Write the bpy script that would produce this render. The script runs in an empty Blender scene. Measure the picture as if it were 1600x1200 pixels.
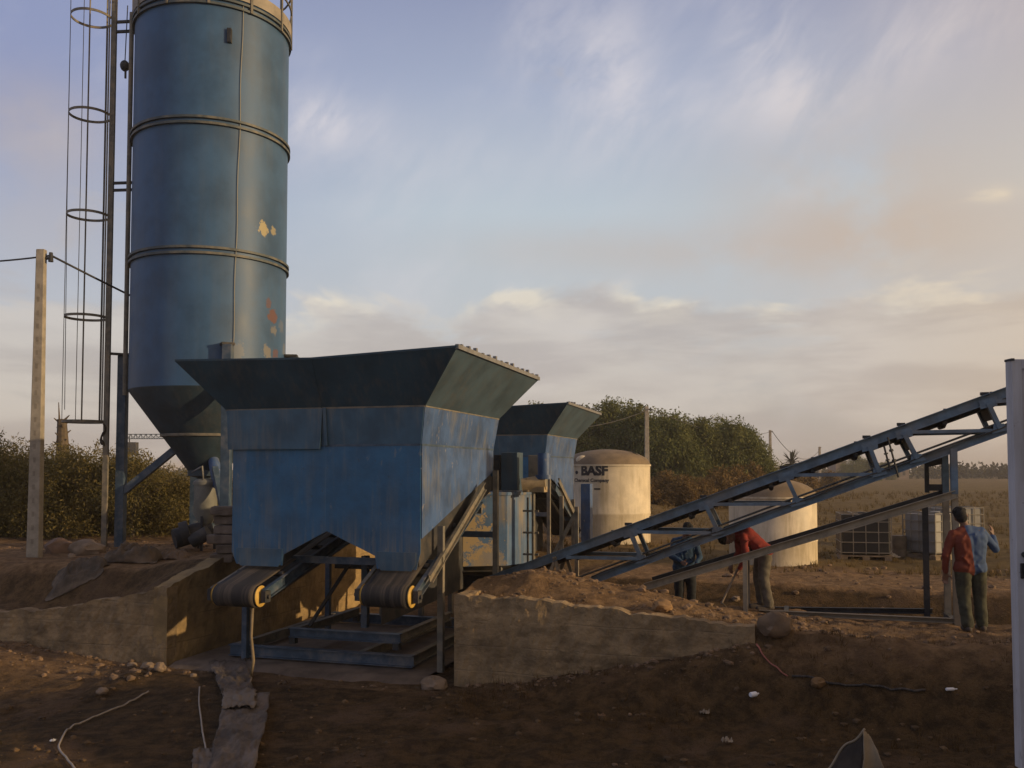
import bpy, bmesh, math, random
from mathutils import Vector, Matrix, noise as mnoise
import numpy as np
R = math.radians
random.seed(11)
sc = bpy.context.scene
col = sc.collection

# ------------------------------------------------------------------ camera
CZ = 3.0                       # eye height above the pit floor
PITCH = R(2.5)
F = 1400.0                     # focal length in photo pixels
cd = bpy.data.cameras.new('camera'); cam = bpy.data.objects.new('camera', cd); col.objects.link(cam)
cam.location = (0, 0, CZ); cam.rotation_euler = (R(90) + PITCH, 0, 0)
cd.sensor_width = 36; cd.lens = F / 1600 * 36; cd.shift_y = 74 / 1600
cd.clip_start = 0.05; cd.clip_end = 6000
sc.camera = cam

def ray(px, py):
    xc, yc = (px - 800) / F, (674 - py) / F
    c, s = math.cos(PITCH), math.sin(PITCH)
    return Vector((xc, c - yc * s, s + yc * c))
def at(px, py, d):
    r = ray(px, py); return Vector((0, 0, CZ)) + r * (d / r.y)

# ------------------------------------------------------------------ sky, sun, exposure
SUN_AZ = R(73)                 # from straight behind the camera round to the right
SUN_EL = R(10)
sdir = Vector((math.sin(SUN_AZ) * math.cos(SUN_EL), -math.cos(SUN_AZ) * math.cos(SUN_EL), math.sin(SUN_EL)))
w = bpy.data.worlds.new('World'); sc.world = w; w.use_nodes = True
sc.view_settings.view_transform = 'Standard'; sc.view_settings.look = 'None'
sc.view_settings.exposure = 0.25; sc.view_settings.gamma = 1.0
class NT:
    """small helper for writing node trees"""
    def __init__(s, tree): s.t = tree; s.n = tree.nodes; s.l = tree.links
    def add(s, typ, **kw):
        n = s.n.new(typ)
        for k, v in kw.items():
            if k == 'ins':
                for i, x in v.items():
                    if isinstance(x, bpy.types.NodeSocket): s.l.new(x, n.inputs[i])
                    else: n.inputs[i].default_value = x
            else: setattr(n, k, v)
        return n
    def math(s, op, a, b=None, c=None, clamp=False):
        n = s.add('ShaderNodeMath', operation=op, use_clamp=clamp)
        for i, x in enumerate((a, b, c)):
            if x is None: continue
            if isinstance(x, bpy.types.NodeSocket): s.l.new(x, n.inputs[i])
            else: n.inputs[i].default_value = x
        return n.outputs[0]
    def mix(s, f, a, b, blend='MIX'):
        n = s.add('ShaderNodeMix', data_type='RGBA', blend_type=blend)
        for i, x in ((0, f), (6, a), (7, b)):
            if isinstance(x, bpy.types.NodeSocket): s.l.new(x, n.inputs[i])
            else: n.inputs[i].default_value = (x if i == 0 else (*x, 1) if len(x) == 3 else x)
        return n.outputs[2]
    def sstep(s, x, a, b):
        n = s.add('ShaderNodeMapRange', interpolation_type='SMOOTHSTEP')
        s.l.new(x, n.inputs[0]); n.inputs[1].default_value = a; n.inputs[2].default_value = b
        return n.outputs[0]
    def noise(s, vec, scale, detail=4, rough=.55, dist=0):
        n = s.add('ShaderNodeTexNoise')
        s.l.new(vec, n.inputs['Vector']); n.inputs['Scale'].default_value = scale
        n.inputs['Detail'].default_value = detail; n.inputs['Roughness'].default_value = rough
        n.inputs['Distortion'].default_value = dist
        return n.outputs[0]
    def comb(s, x, y, z=0.0):
        n = s.add('ShaderNodeCombineXYZ')
        for i, v in enumerate((x, y, z)):
            if isinstance(v, bpy.types.NodeSocket): s.l.new(v, n.inputs[i])
            else: n.inputs[i].default_value = v
        return n.outputs[0]

w.node_tree.nodes.clear()
T = NT(w.node_tree)
tc = T.add('ShaderNodeTexCoord')
sep = T.add('ShaderNodeSeparateXYZ', ins={0: tc.outputs['Generated']})
az = T.math('ARCTAN2', sep.outputs[0], sep.outputs[1]); el = T.math('ARCSINE', sep.outputs[2])
def azel(px, py):
    d = ray(px, py).normalized(); return math.atan2(d.x, d.y), math.asin(d.z)
# clear sky colour: lavender blue up high, pale rose-grey low down; unseen zenith warmed for fill
ramp = T.add('ShaderNodeValToRGB'); er = ramp.color_ramp
stops = [(0.0, (.36, .32, .295)), (.09, (.43, .39, .365)), (.20, (.475, .49, .51)), (.36, (.46, .52, .575)), (.52, (.345, .39, .515)), (.66, (.24, .27, .41)), (.80, (.22, .19, .18)), (1.0, (.30, .225, .15))]
while len(er.elements) < len(stops): er.elements.new(.5)
for e_, (p_, c_) in zip(er.elements, stops): e_.position = p_; e_.color = (*c_, 1)
T.l.new(T.math('DIVIDE', el, R(45), clamp=True), ramp.inputs[0])
base = ramp.outputs[0]
# left side of the sky is a little deeper blue
base = T.mix(T.math('MULTIPLY', T.sstep(az, R(0), R(-32)), T.sstep(el, R(4), R(22))), base, (.25, .285, .455))
# high cirrus, drawn out along a slanting wind
warp = T.noise(T.comb(T.math('MULTIPLY', az, 3.0), T.math('MULTIPLY', el, 3.0), 4.0), 1.0, 3)
u = T.math('ADD', T.math('MULTIPLY', az, .72), T.math('MULTIPLY', el, .69))
v = T.math('SUBTRACT', T.math('MULTIPLY', el, .72), T.math('MULTIPLY', az, .69))
v = T.math('ADD', v, T.math('MULTIPLY', warp, .10))
ci = T.noise(T.comb(T.math('MULTIPLY', u, 5.0), T.math('MULTIPLY', v, 11.0), 1.3), 1.0, 5, .55, .15)
veil = T.noise(T.comb(T.math('MULTIPLY', az, 3.2), T.math('MULTIPLY', el, 5.0), 7.7), 1.0, 4, .55)
ci = T.math('MULTIPLY', T.sstep(ci, .42, .78), T.sstep(veil, .32, .62))
def blob(px, py, rx, ry, wob=.5):
    a0, e0 = azel(px, py)
    dx = T.math('DIVIDE', T.math('SUBTRACT', az, a0), rx / F); dy = T.math('DIVIDE', T.math('SUBTRACT', el, e0), ry / F)
    r2 = T.math('ADD', T.math('MULTIPLY', dx, dx), T.math('MULTIPLY', dy, dy))
    return T.math('POWER', 2.718, T.math('MULTIPLY', r2, -1.0))
def addm(*xs):
    o = xs[0]
    for x in xs[1:]: o = T.math('ADD', o, x)
    return o
cb = addm(blob(955, 130, 75, 110), blob(1240, 150, 130, 55), T.math('MULTIPLY', blob(500, 185, 80, 40), .9), T.math('MULTIPLY', blob(840, 60, 60, 70), .5), T.math('MULTIPLY', blob(1480, 40, 120, 50), .6), T.math('MULTIPLY', blob(1190, 40, 60, 50), .7), T.math('MULTIPLY', blob(640, 250, 240, 60), .35))
ci = T.math('ADD', T.math('MULTIPLY', ci, .5), T.math('MULTIPLY', T.math('MULTIPLY', cb, T.sstep(T.noise(T.comb(T.math('MULTIPLY', u, 8.0), T.math('MULTIPLY', v, 17.0), 3.1), 1.0, 6, .6, .25), .26, .70)), 1.0), clamp=True)
skyc = T.mix(T.math('MULTIPLY', ci, .8), base, (.68, .64, .66))
# peach cloud bank on the right, small puffs low down
pn = T.noise(T.comb(T.math('MULTIPLY', az, 7.0), T.math('MULTIPLY', el, 9.0), 2.2), 1.0, 6, .6)
peach = T.math('MULTIPLY', addm(blob(1340, 300, 210, 110), T.math('MULTIPLY', blob(1400, 380, 190, 60), .8), T.math('MULTIPLY', blob(900, 390, 190, 35), .55), T.math('MULTIPLY', blob(1120, 400, 150, 35), .55), T.math('MULTIPLY', blob(60, 200, 90, 60), .9), T.math('MULTIPLY', blob(60, 350, 120, 80), .5)), T.sstep(pn, .2, .56))
skyc = T.mix(T.math('MULTIPLY', peach, .6, clamp=True), skyc, (.50, .415, .36))
vec = T.comb(T.math('MULTIPLY', az, 5.0), T.math('MULTIPLY', el, 13.0), 9.1)
c1 = T.noise(vec, 1.0, 6, .58, .5)
c2 = T.noise(T.comb(T.math('MULTIPLY', az, 4.0), T.math('MULTIPLY', el, 20.0), 3.7), 1.0, 5, .55, .2)
e_hi, e_lo = azel(800, 400)[1], azel(800, 560)[1]
cov = T.sstep(el, e_hi, e_lo)
dens = T.sstep(T.math('ADD', cov, T.math('MULTIPLY', T.math('SUBTRACT', c1, .5), 2.9)), .34, .92)
shade = T.mix(T.sstep(c2, .38, .62), (.43, .375, .35), (.575, .515, .465))
body = T.mix(T.math('MULTIPLY', T.math('MULTIPLY', dens, .72), T.sstep(el, R(-1), R(3))), skyc, shade)
band = addm(blob(480, 480, 130, 45), blob(800, 475, 110, 45), blob(1040, 480, 90, 45), blob(1280, 475, 120, 35), blob(1540, 460, 120, 60), T.math('MULTIPLY', blob(1180, 385, 100, 18), .8), T.math('MULTIPLY', blob(1560, 300, 40, 14), .9))
rim = T.math('MULTIPLY', T.math('MULTIPLY', dens, T.math('SUBTRACT', 1.0, dens)), 4.0)
c3 = T.noise(T.comb(T.math('MULTIPLY', az, 9.0), T.math('MULTIPLY', el, 16.0), 5.5), 1.0, 4, .55)
rim = T.math('MULTIPLY', T.math('MULTIPLY', T.math('ADD', rim, T.math('MULTIPLY', T.sstep(c1, .50, .62), .35)), T.sstep(c3, .40, .60)), T.math('MINIMUM', band, 1.0), clamp=True)
skyc = T.mix(T.math('MULTIPLY', rim, .6), body, (.80, .71, .56))
# the sunset side of the sky (behind the camera to the right) glows warm
sd = T.add('ShaderNodeVectorMath', operation='DOT_PRODUCT', ins={0: tc.outputs['Generated'], 1: (math.sin(SUN_AZ + .25), -math.cos(SUN_AZ + .25), .12)})
skyc = T.mix(T.math('MULTIPLY', T.sstep(sd.outputs['Value'], .15, 1.0), .9), skyc, (.68, .45, .23))
nish = T.add('ShaderNodeTexSky', sky_type='NISHITA', sun_disc=False, sun_elevation=SUN_EL, sun_rotation=math.pi - SUN_AZ, dust_density=2.0)
b1 = T.add('ShaderNodeBackground', ins={0: nish.outputs[0], 1: .09})
b2 = T.add('ShaderNodeBackground', ins={0: skyc, 1: 1.0})
mx = T.add('ShaderNodeMixShader', ins={0: .88, 1: b1.outputs[0], 2: b2.outputs[0]})
T.add('ShaderNodeOutputWorld', ins={0: mx.outputs[0]})

sl = bpy.data.lights.new('sun', 'SUN'); sun = bpy.data.objects.new('sun', sl); col.objects.link(sun)
sl.energy = 2.9; sl.color = (1.0, .73, .41); sl.angle = R(.6)
sun.rotation_euler = (-sdir).to_track_quat('-Z', 'Y').to_euler(); sun.location = (30, -12, 12)

# ------------------------------------------------------------------ frames and mesh helpers
YAW = R(17)
A0 = Vector((-.79, 12.35))                       # front corner of the right-hand pit wall
E1 = Vector((math.cos(YAW), -math.sin(YAW))); E2 = Vector((math.sin(YAW), math.cos(YAW)))
def W(a, b, z=0): p = A0 + E1 * a + E2 * b; return Vector((p.x, p.y, z))
def AB(p): q = Vector((p[0], p[1])) - A0; return q.dot(E1), q.dot(E2)
def onb(px, py, b):
    """where the line of sight through a photo point meets the site plane b; gives a, z"""
    r = ray(px, py); n = Vector((E2.x, E2.y, 0)); k = (Vector((A0.x, A0.y, 0)) + n * b).dot(n) / r.dot(n)
    p = Vector((0, 0, CZ)) + r * k; return AB(p)[0], p.z
def ona(px, py, a):
    r = ray(px, py); n = Vector((E1.x, E1.y, 0)); k = (Vector((A0.x, A0.y, 0)) + n * a).dot(n) / r.dot(n)
    p = Vector((0, 0, CZ)) + r * k; return AB(p)[1], p.z

def tag(o, label=None, cat=None, group=None, kind=None):
    if label: o['label'] = label
    if cat: o['category'] = cat
    if group: o['group'] = group
    if kind: o['kind'] = kind
    return o
ORG = {}
def thing(name, label, cat, loc, site=False, group=None):
    o = bpy.data.objects.new(name, None); col.objects.link(o); o.empty_display_size = .2
    loc = Vector(loc)
    o.location = W(*loc) if site else loc
    if site: o.rotation_euler = (0, 0, -YAW)
    ORG[o.name] = (loc, site)
    return tag(o, label, cat, group)
class MB:
    def __init__(s): s.bm = bmesh.new()
    def _hull(s, vs, fs): 
        b = [s.bm.verts.new(v) for v in vs]
        for f in fs:
            try: s.bm.faces.new([b[i] for i in f])
            except ValueError: pass
        return s
    def box(s, lo, hi):
        x0, y0, z0 = lo; x1, y1, z1 = hi
        return s._hull([(x0,y0,z0),(x1,y0,z0),(x1,y1,z0),(x0,y1,z0),(x0,y0,z1),(x1,y0,z1),(x1,y1,z1),(x0,y1,z1)],
                       [(3,2,1,0),(4,5,6,7),(0,1,5,4),(1,2,6,5),(2,3,7,6),(3,0,4,7)])
    def bar(s, p, q, w_, h_, up=(0, 0, 1)):
        p, q = Vector(p), Vector(q); d = (q - p).normalized(); up = Vector(up)
        if abs(d.dot(up)) > .98: up = Vector((0, 1, 0))
        x = d.cross(up).normalized(); y = x.cross(d).normalized()
        vs = [c + x * (i * w_ / 2) + y * (j * h_ / 2) for c in (p, q) for i, j in ((-1,-1),(1,-1),(1,1),(-1,1))]
        return s._hull(vs, [(3,2,1,0),(4,5,6,7),(0,1,5,4),(1,2,6,5),(2,3,7,6),(3,0,4,7)])
    def channel(s, p, q, w_, h_, t=.012, up=(0, 0, 1), side=1):
        """a steel channel: web plus two flanges, open towards `side`"""
        p, q = Vector(p), Vector(q); d = (q - p).normalized(); up = Vector(up)
        if abs(d.dot(up)) > .98: up = Vector((0, 1, 0))
        x = d.cross(up).normalized(); y = x.cross(d).normalized()
        s.bar(p - x * side * (w_ / 2 - t / 2), q - x * side * (w_ / 2 - t / 2), t, h_ - 2 * t, y)
        for k in (-1, 1): s.bar(p + y * k * (h_ / 2 - t / 2), q + y * k * (h_ / 2 - t / 2), w_, t, y)
        return s
    def ibeam(s, p, q, w_, h_, t=.014, up=(0, 0, 1)):
        p, q = Vector(p), Vector(q); d = (q - p).normalized(); up = Vector(up)
        if abs(d.dot(up)) > .98: up = Vector((0, 1, 0))
        x = d.cross(up).normalized(); y = x.cross(d).normalized()
        s.bar(p, q, t, h_ - 2 * t, y)
        for k in (-1, 1): s.bar(p + y * k * (h_ / 2 - t / 2), q + y * k * (h_ / 2 - t / 2), w_, t, y)
        return s
    def tube(s, pts, r, n=10, caps=True):
        pts = [Vector(p) for p in pts]; rs = r if hasattr(r, '__len__') else [r] * len(pts)
        rings = []; ref = None
        for i, p in enumerate(pts):
            d = (pts[min(i + 1, len(pts) - 1)] - pts[max(i - 1, 0)])
            d = d.normalized() if d.length > 1e-9 else Vector((0, 0, 1))
            if ref is None: ref = Vector((0, 0, 1)) if abs(d.z) < .9 else Vector((0, 1, 0))
            x = d.cross(ref).normalized(); y = x.cross(d).normalized(); ref = y
            rings.append([s.bm.verts.new(p + (x * math.cos(2*math.pi*k/n) + y * math.sin(2*math.pi*k/n)) * rs[i]) for k in range(n)])
        for a, b in zip(rings, rings[1:]):
            for k in range(n): s.bm.faces.new((a[k], a[(k+1) % n], b[(k+1) % n], b[k]))
        if caps:
            try: s.bm.faces.new(list(reversed(rings[0]))); s.bm.faces.new(rings[-1])
            except ValueError: pass
        return s
    def lathe(s, c, prof, n=48, axis=None, arc=None):
        """revolve (radius, height) pairs about a vertical line through c"""
        c = Vector(c); rings = []
        for r_, z_ in prof:
            if r_ < 1e-5: rings.append([s.bm.verts.new(c + Vector((0, 0, z_)))])
            else: rings.append([s.bm.verts.new(c + Vector((r_ * math.cos(2*math.pi*k/n), r_ * math.sin(2*math.pi*k/n), z_))) for k in range(n)])
        for a, b in zip(rings, rings[1:]):
            for k in range(n):
                if len(a) == 1 and len(b) == 1: break
                if len(a) == 1: s.bm.faces.new((a[0], b[(k+1) % n], b[k]))
                elif len(b) == 1: s.bm.faces.new((a[k], a[(k+1) % n], b[0]))
                else: s.bm.faces.new((a[k], a[(k+1) % n], b[(k+1) % n], b[k]))
        return s
    def plate(s, pts, t):
        """a flat sheet through pts (in order) thickened by t behind its face"""
        pts = [Vector(p) for p in pts]; n = Vector((0, 0, 0))
        for i in range(len(pts)): n += pts[i].cross(pts[(i+1) % len(pts)])
        n.normalize(); m = len(pts)
        return s._hull(pts + [p - n * t for p in pts], [tuple(range(m)), tuple(reversed(range(m, 2*m)))] + [(i, m+i, m+(i+1) % m, (i+1) % m) for i in range(m)])
    def prism(s, prof, y0, y1, f=lambda x, y, z: (x, y, z)):
        m = len(prof)
        return s._hull([f(x, y0, z) for x, z in prof] + [f(x, y1, z) for x, z in prof], [tuple(range(m)), tuple(reversed(range(m, 2*m)))] + [(i, m+i, m+(i+1) % m, (i+1) % m) for i in range(m)])
    def ball(s, c, r, n=12, sc_=(1, 1, 1)):
        m = Matrix.Translation(Vector(c)) @ Matrix.Diagonal((r*sc_[0], r*sc_[1], r*sc_[2], 1))
        bmesh.ops.create_uvsphere(s.bm, u_segments=n, v_segments=max(6, n*2//3), radius=1, matrix=m); return s
    def rock(s, c, r, sub=2, seed=0, sc_=(1, 1, .7), rough=.35):
        c = Vector(c); g = bmesh.ops.create_icosphere(s.bm, subdivisions=sub, radius=1)
        off = Vector((seed * 3.7, seed * 1.3, seed * 5.1))
        for v_ in g['verts']:
            d = v_.co.normalized(); k = 1 + rough * mnoise.noise(d * 1.3 + off) + rough * .5 * mnoise.noise(d * 3 + off)
            k = min(k, 1.12)
            v_.co = c + Vector((d.x * sc_[0], d.y * sc_[1], d.z * sc_[2])) * (r * k)
        return s
    def grid(s, P):
        """faces over a 2-D array of points"""
        V = [[s.bm.verts.new(p) for p in row] for row in P]
        for i in range(len(V)-1):
            for j in range(len(V[0])-1): s.bm.faces.new((V[i][j], V[i][j+1], V[i+1][j+1], V[i+1][j]))
        return s
    def build(s, name, mat, parent=None, smooth=False, origin=None, site=False, bevel=0, thick=0, flip=True):
        root = parent
        while root is not None and root.parent is not None: root = root.parent
        if root is not None: o3, st = ORG[root.name]
        else: o3, st = Vector(origin if origin is not None else (0, 0, 0)), site
        bmesh.ops.translate(s.bm, verts=s.bm.verts, vec=-o3)
        if flip: bmesh.ops.recalc_face_normals(s.bm, faces=s.bm.faces)
        me = bpy.data.meshes.new(name); s.bm.to_mesh(me); s.bm.free()
        me.materials.append(mat)
        if smooth:
            for p in me.polygons: p.use_smooth = True
        o = bpy.data.objects.new(name, me); col.objects.link(o)
        if parent is not None: o.parent = parent
        else:
            o.location = W(*o3) if st else o3
            if st: o.rotation_euler = (0, 0, -YAW)
        if smooth == 'auto': 
            me.set_sharp_from_angle(angle=R(35))
        if thick:
            m = o.modifiers.new('solid', 'SOLIDIFY'); m.thickness = thick; m.offset = 0
        if bevel:
            m = o.modifiers.new('bevel', 'BEVEL'); m.width = bevel; m.segments = 2; m.limit_method = 'ANGLE'
        return o

# ------------------------------------------------------------------ materials
def mat(name, c, rough=.8, var=.3, scale=3.0, bump=.15, bscale=25.0, metal=0.0, dust=None, damt=.5, stretch=(1, 1, 1), spots=None, spec=.5, dscale=(9, 9, .7), bdist=.02, zdust=None, boards=None, scuff=None):
    m = bpy.data.materials.new(name); m.use_nodes = True; N = NT(m.node_tree)
    b = m.node_tree.nodes['Principled BSDF']
    t = N.add('ShaderNodeTexCoord'); mp = N.add('ShaderNodeMapping', ins={0: t.outputs['Object'], 3: stretch}); vec = mp.outputs[0]
    n1 = N.noise(vec, scale, 5, .6)
    k = N.sstep(n1, .3, .7)
    cl = N.mix(k, tuple(x * (1 - var) for x in c), tuple(min(1, x * (1 + var)) for x in c))
    if dust:
        ms = N.add('ShaderNodeMapping', ins={0: t.outputs['Object'], 3: dscale})
        d1 = N.noise(ms.outputs[0], 1.0, 5, .65); d2 = N.noise(vec, 1.1, 3, .5)
        dm = N.math('MULTIPLY', N.sstep(N.math('ADD', N.math('MULTIPLY', d1, .7), N.math('MULTIPLY', d2, .45)), .52, .78), damt)
        if zdust:
            so = N.add('ShaderNodeSeparateXYZ', ins={0: t.outputs['Object']})
            d3 = N.noise(N.add('ShaderNodeMapping', ins={0: t.outputs['Object'], 3: (16, 16, .5)}).outputs[0], 1.0, 4, .7)
            zm = N.math('MULTIPLY', N.sstep(so.outputs[2], zdust[1], zdust[0]), N.sstep(d3, .40, .66))
            dm = N.math('MAXIMUM', dm, N.math('MULTIPLY', zm, zdust[2]))
        cl = N.mix(dm, cl, dust)
    bh = None
    if scuff:
        s1 = N.noise(N.add('ShaderNodeMapping', ins={0: t.outputs['Object'], 2: (.5, .6, .3), 3: (11, 11, 5)}).outputs[0], 1.0, 6, .7); s2 = N.noise(t.outputs['Object'], 1.3, 3, .5)
        cl = N.mix(N.math('MULTIPLY', N.math('MULTIPLY', N.sstep(s1, .60, .66), N.sstep(s2, .45, .6)), scuff[1]), cl, scuff[0])
        s3 = N.noise(t.outputs['Object'], 17, 5, .7); cl = N.mix(N.math('MULTIPLY', N.sstep(s3, .66, .70), .6), cl, (.06, .032, .018))
    if boards:
        so = N.add('ShaderNodeSeparateXYZ', ins={0: t.outputs['Object']})
        wv = N.math('ADD', N.math('DIVIDE', so.outputs[2], boards), N.math('MULTIPLY', N.noise(t.outputs['Object'], .8, 2, .5), .25))
        fr = N.math('FRACT', wv); bh = N.math('MULTIPLY', N.sstep(fr, .93, .99), N.sstep(N.noise(t.outputs['Object'], 1.7, 3, .6), .38, .56))
        cl = N.mix(N.math('MULTIPLY', bh, .55), cl, tuple(x * .45 for x in c))
        pit = N.noise(t.outputs['Object'], 34, 3, .7); cl = N.mix(N.math('MULTIPLY', N.sstep(pit, .62, .72), .6), cl, tuple(x * .4 for x in c))
    if spots:
        for (sx, sy, sz, sr, scol, th) in spots:
            sub = N.add('ShaderNodeVectorMath', operation='SUBTRACT', ins={0: t.outputs['Object'], 1: (sx, sy, sz)})
            ln = N.add('ShaderNodeVectorMath', operation='LENGTH', ins={0: sub.outputs[0]}).outputs['Value']
            nn = N.noise(t.outputs['Object'], 8.0, 8, .75)
            f = N.sstep(N.math('ADD', N.math('DIVIDE', ln, sr), N.math('MULTIPLY', N.math('SUBTRACT', nn, .5), 3.4)), 1.0, .86)
            cl = N.mix(N.math('MULTIPLY', f, th), cl, scol)
    N.l.new(cl, b.inputs['Base Color'])
    rr = N.math('ADD', N.math('MULTIPLY', n1, .25), rough - .12, clamp=True); N.l.new(rr, b.inputs['Roughness'])
    b.inputs['Metallic'].default_value = metal; b.inputs['Specular IOR Level'].default_value = spec
    if bump:
        n2 = N.noise(t.outputs['Object'], bscale, 6, .65)
        if bh is not None: n2 = N.math('SUBTRACT', n2, N.math('MULTIPLY', bh, .35))
        bp = N.add('ShaderNodeBump', ins={'Strength': bump, 'Distance': bdist, 'Height': n2}); N.l.new(bp.outputs[0], b.inputs['Normal'])
    return m
DUST = (.23, .175, .115)
BLUE = mat('blue_paint', (.020, .102, .205), .5, .22, 2.0, .22, 2.3, bdist=.05, scuff=((.20, .20, .19), .45), dust=(.18, .175, .155), damt=.38, zdust=(1.55, 2.55, .95))
BLUE_SIDE = mat('blue_paint_worn', (.042, .088, .205), .5, .3, 2.4, .25, 2.6, bdist=.05, scuff=((.33, .28, .22), .8), dust=(.17, .165, .15), damt=.85, dscale=(6, 6, 1.2))
BLUE_UP = mat('grey_blue_paint', (.048, .105, .160), .6, .25, 2.0, .04, 40, dust=(.19, .18, .15), damt=.5)
FLARE = mat('dirty_shaded_plate', (.022, .052, .076), .72, .25, 1.5, .05, 30, dust=(.12, .10, .075), damt=.35)  # darker copy for front and back flares, shade put into the colour
FLARE_SIDE = mat('dirty_lit_plate', (.046, .078, .108), .75, .3, 1.6, .05, 30, dust=(.085, .085, .08), damt=.5)  # lighter copy for the side flares, sunlight put into the colour
STEEL_BLUE = mat('blue_steel', (.040, .070, .110), .55, .3, 5.0, .08, 40, dust=DUST, damt=.45, dscale=(5, 5, 5))
STEEL_DUSTY = mat('dusty_steel', (.155, .14, .112), .8, .3, 5.0, .1, 40, dust=DUST, damt=.85, dscale=(5, 5, 5))
STEEL_DARK = mat('dark_steel', (.028, .028, .03), .7, .3, 5.0, .1, 40, dust=(.10, .075, .05), damt=.6, dscale=(5, 5, 5))
TRUSS = mat('conveyor_blue', (.095, .145, .195), .55, .3, 5.0, .08, 40, dust=DUST, damt=.45, dscale=(2, 2, 2))
LIT_TAN_STEEL = mat('lit_tan_steel', (.26, .215, .15), .8, .3, 5.0, .1, 40, dust=DUST, damt=.7, dscale=(5, 5, 5))  # dusty steel lightened: sunlight on the supports put into the colour
RUBBER = mat('black_rubber', (.022, .019, .017), .8, .3, 6.0, .1, 40, dust=(.12, .09, .065), damt=.9, dscale=(16, .3, .3))
YELLOW = mat('yellow_paint', (.52, .32, .06), .6, .2, 8.0, .05, 40, dust=(.35, .25, .12), damt=.4)
GALV = mat('galvanised_steel', (.17, .165, .16), .5, .25, 8.0, .05, 40, dust=(.16, .13, .10), damt=.3)
CONCRETE = mat('rough_concrete', (.27, .185, .095), .92, .38, 2.5, .8, 9, dust=(.10, .066, .034), damt=.8, dscale=(.9, .9, 5), bdist=.05, boards=.34)
POLE_CONC = mat('pole_concrete', (.30, .26, .205), .9, .2, 5.0, .3, 25)
WHITE_TANK = mat('cream_glassfibre', (.60, .50, .35), .6, .15, 1.5, .05, 20, dust=(.34, .26, .15), damt=.75, dscale=(6, 6, .8), zdust=(.0, 1.2, .5))
TANK_TOP = mat('dusty_tank_top', (.19, .135, .078), .8, .25, 2.5, .1, 20)
STONE = mat('pale_stone', (.21, .15, .10), .9, .3, 3.0, .5, 12)
CLOTH = mat('dusty_sheeting', (.125, .098, .075), .85, .3, 4.0, .25, 30, dust=(.20, .16, .12), damt=.5, dscale=(3, 3, 3))
CLOTH_DARK = mat('dark_sheeting', (.05, .038, .028), .85, .4, 5.0, .3, 25)
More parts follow.
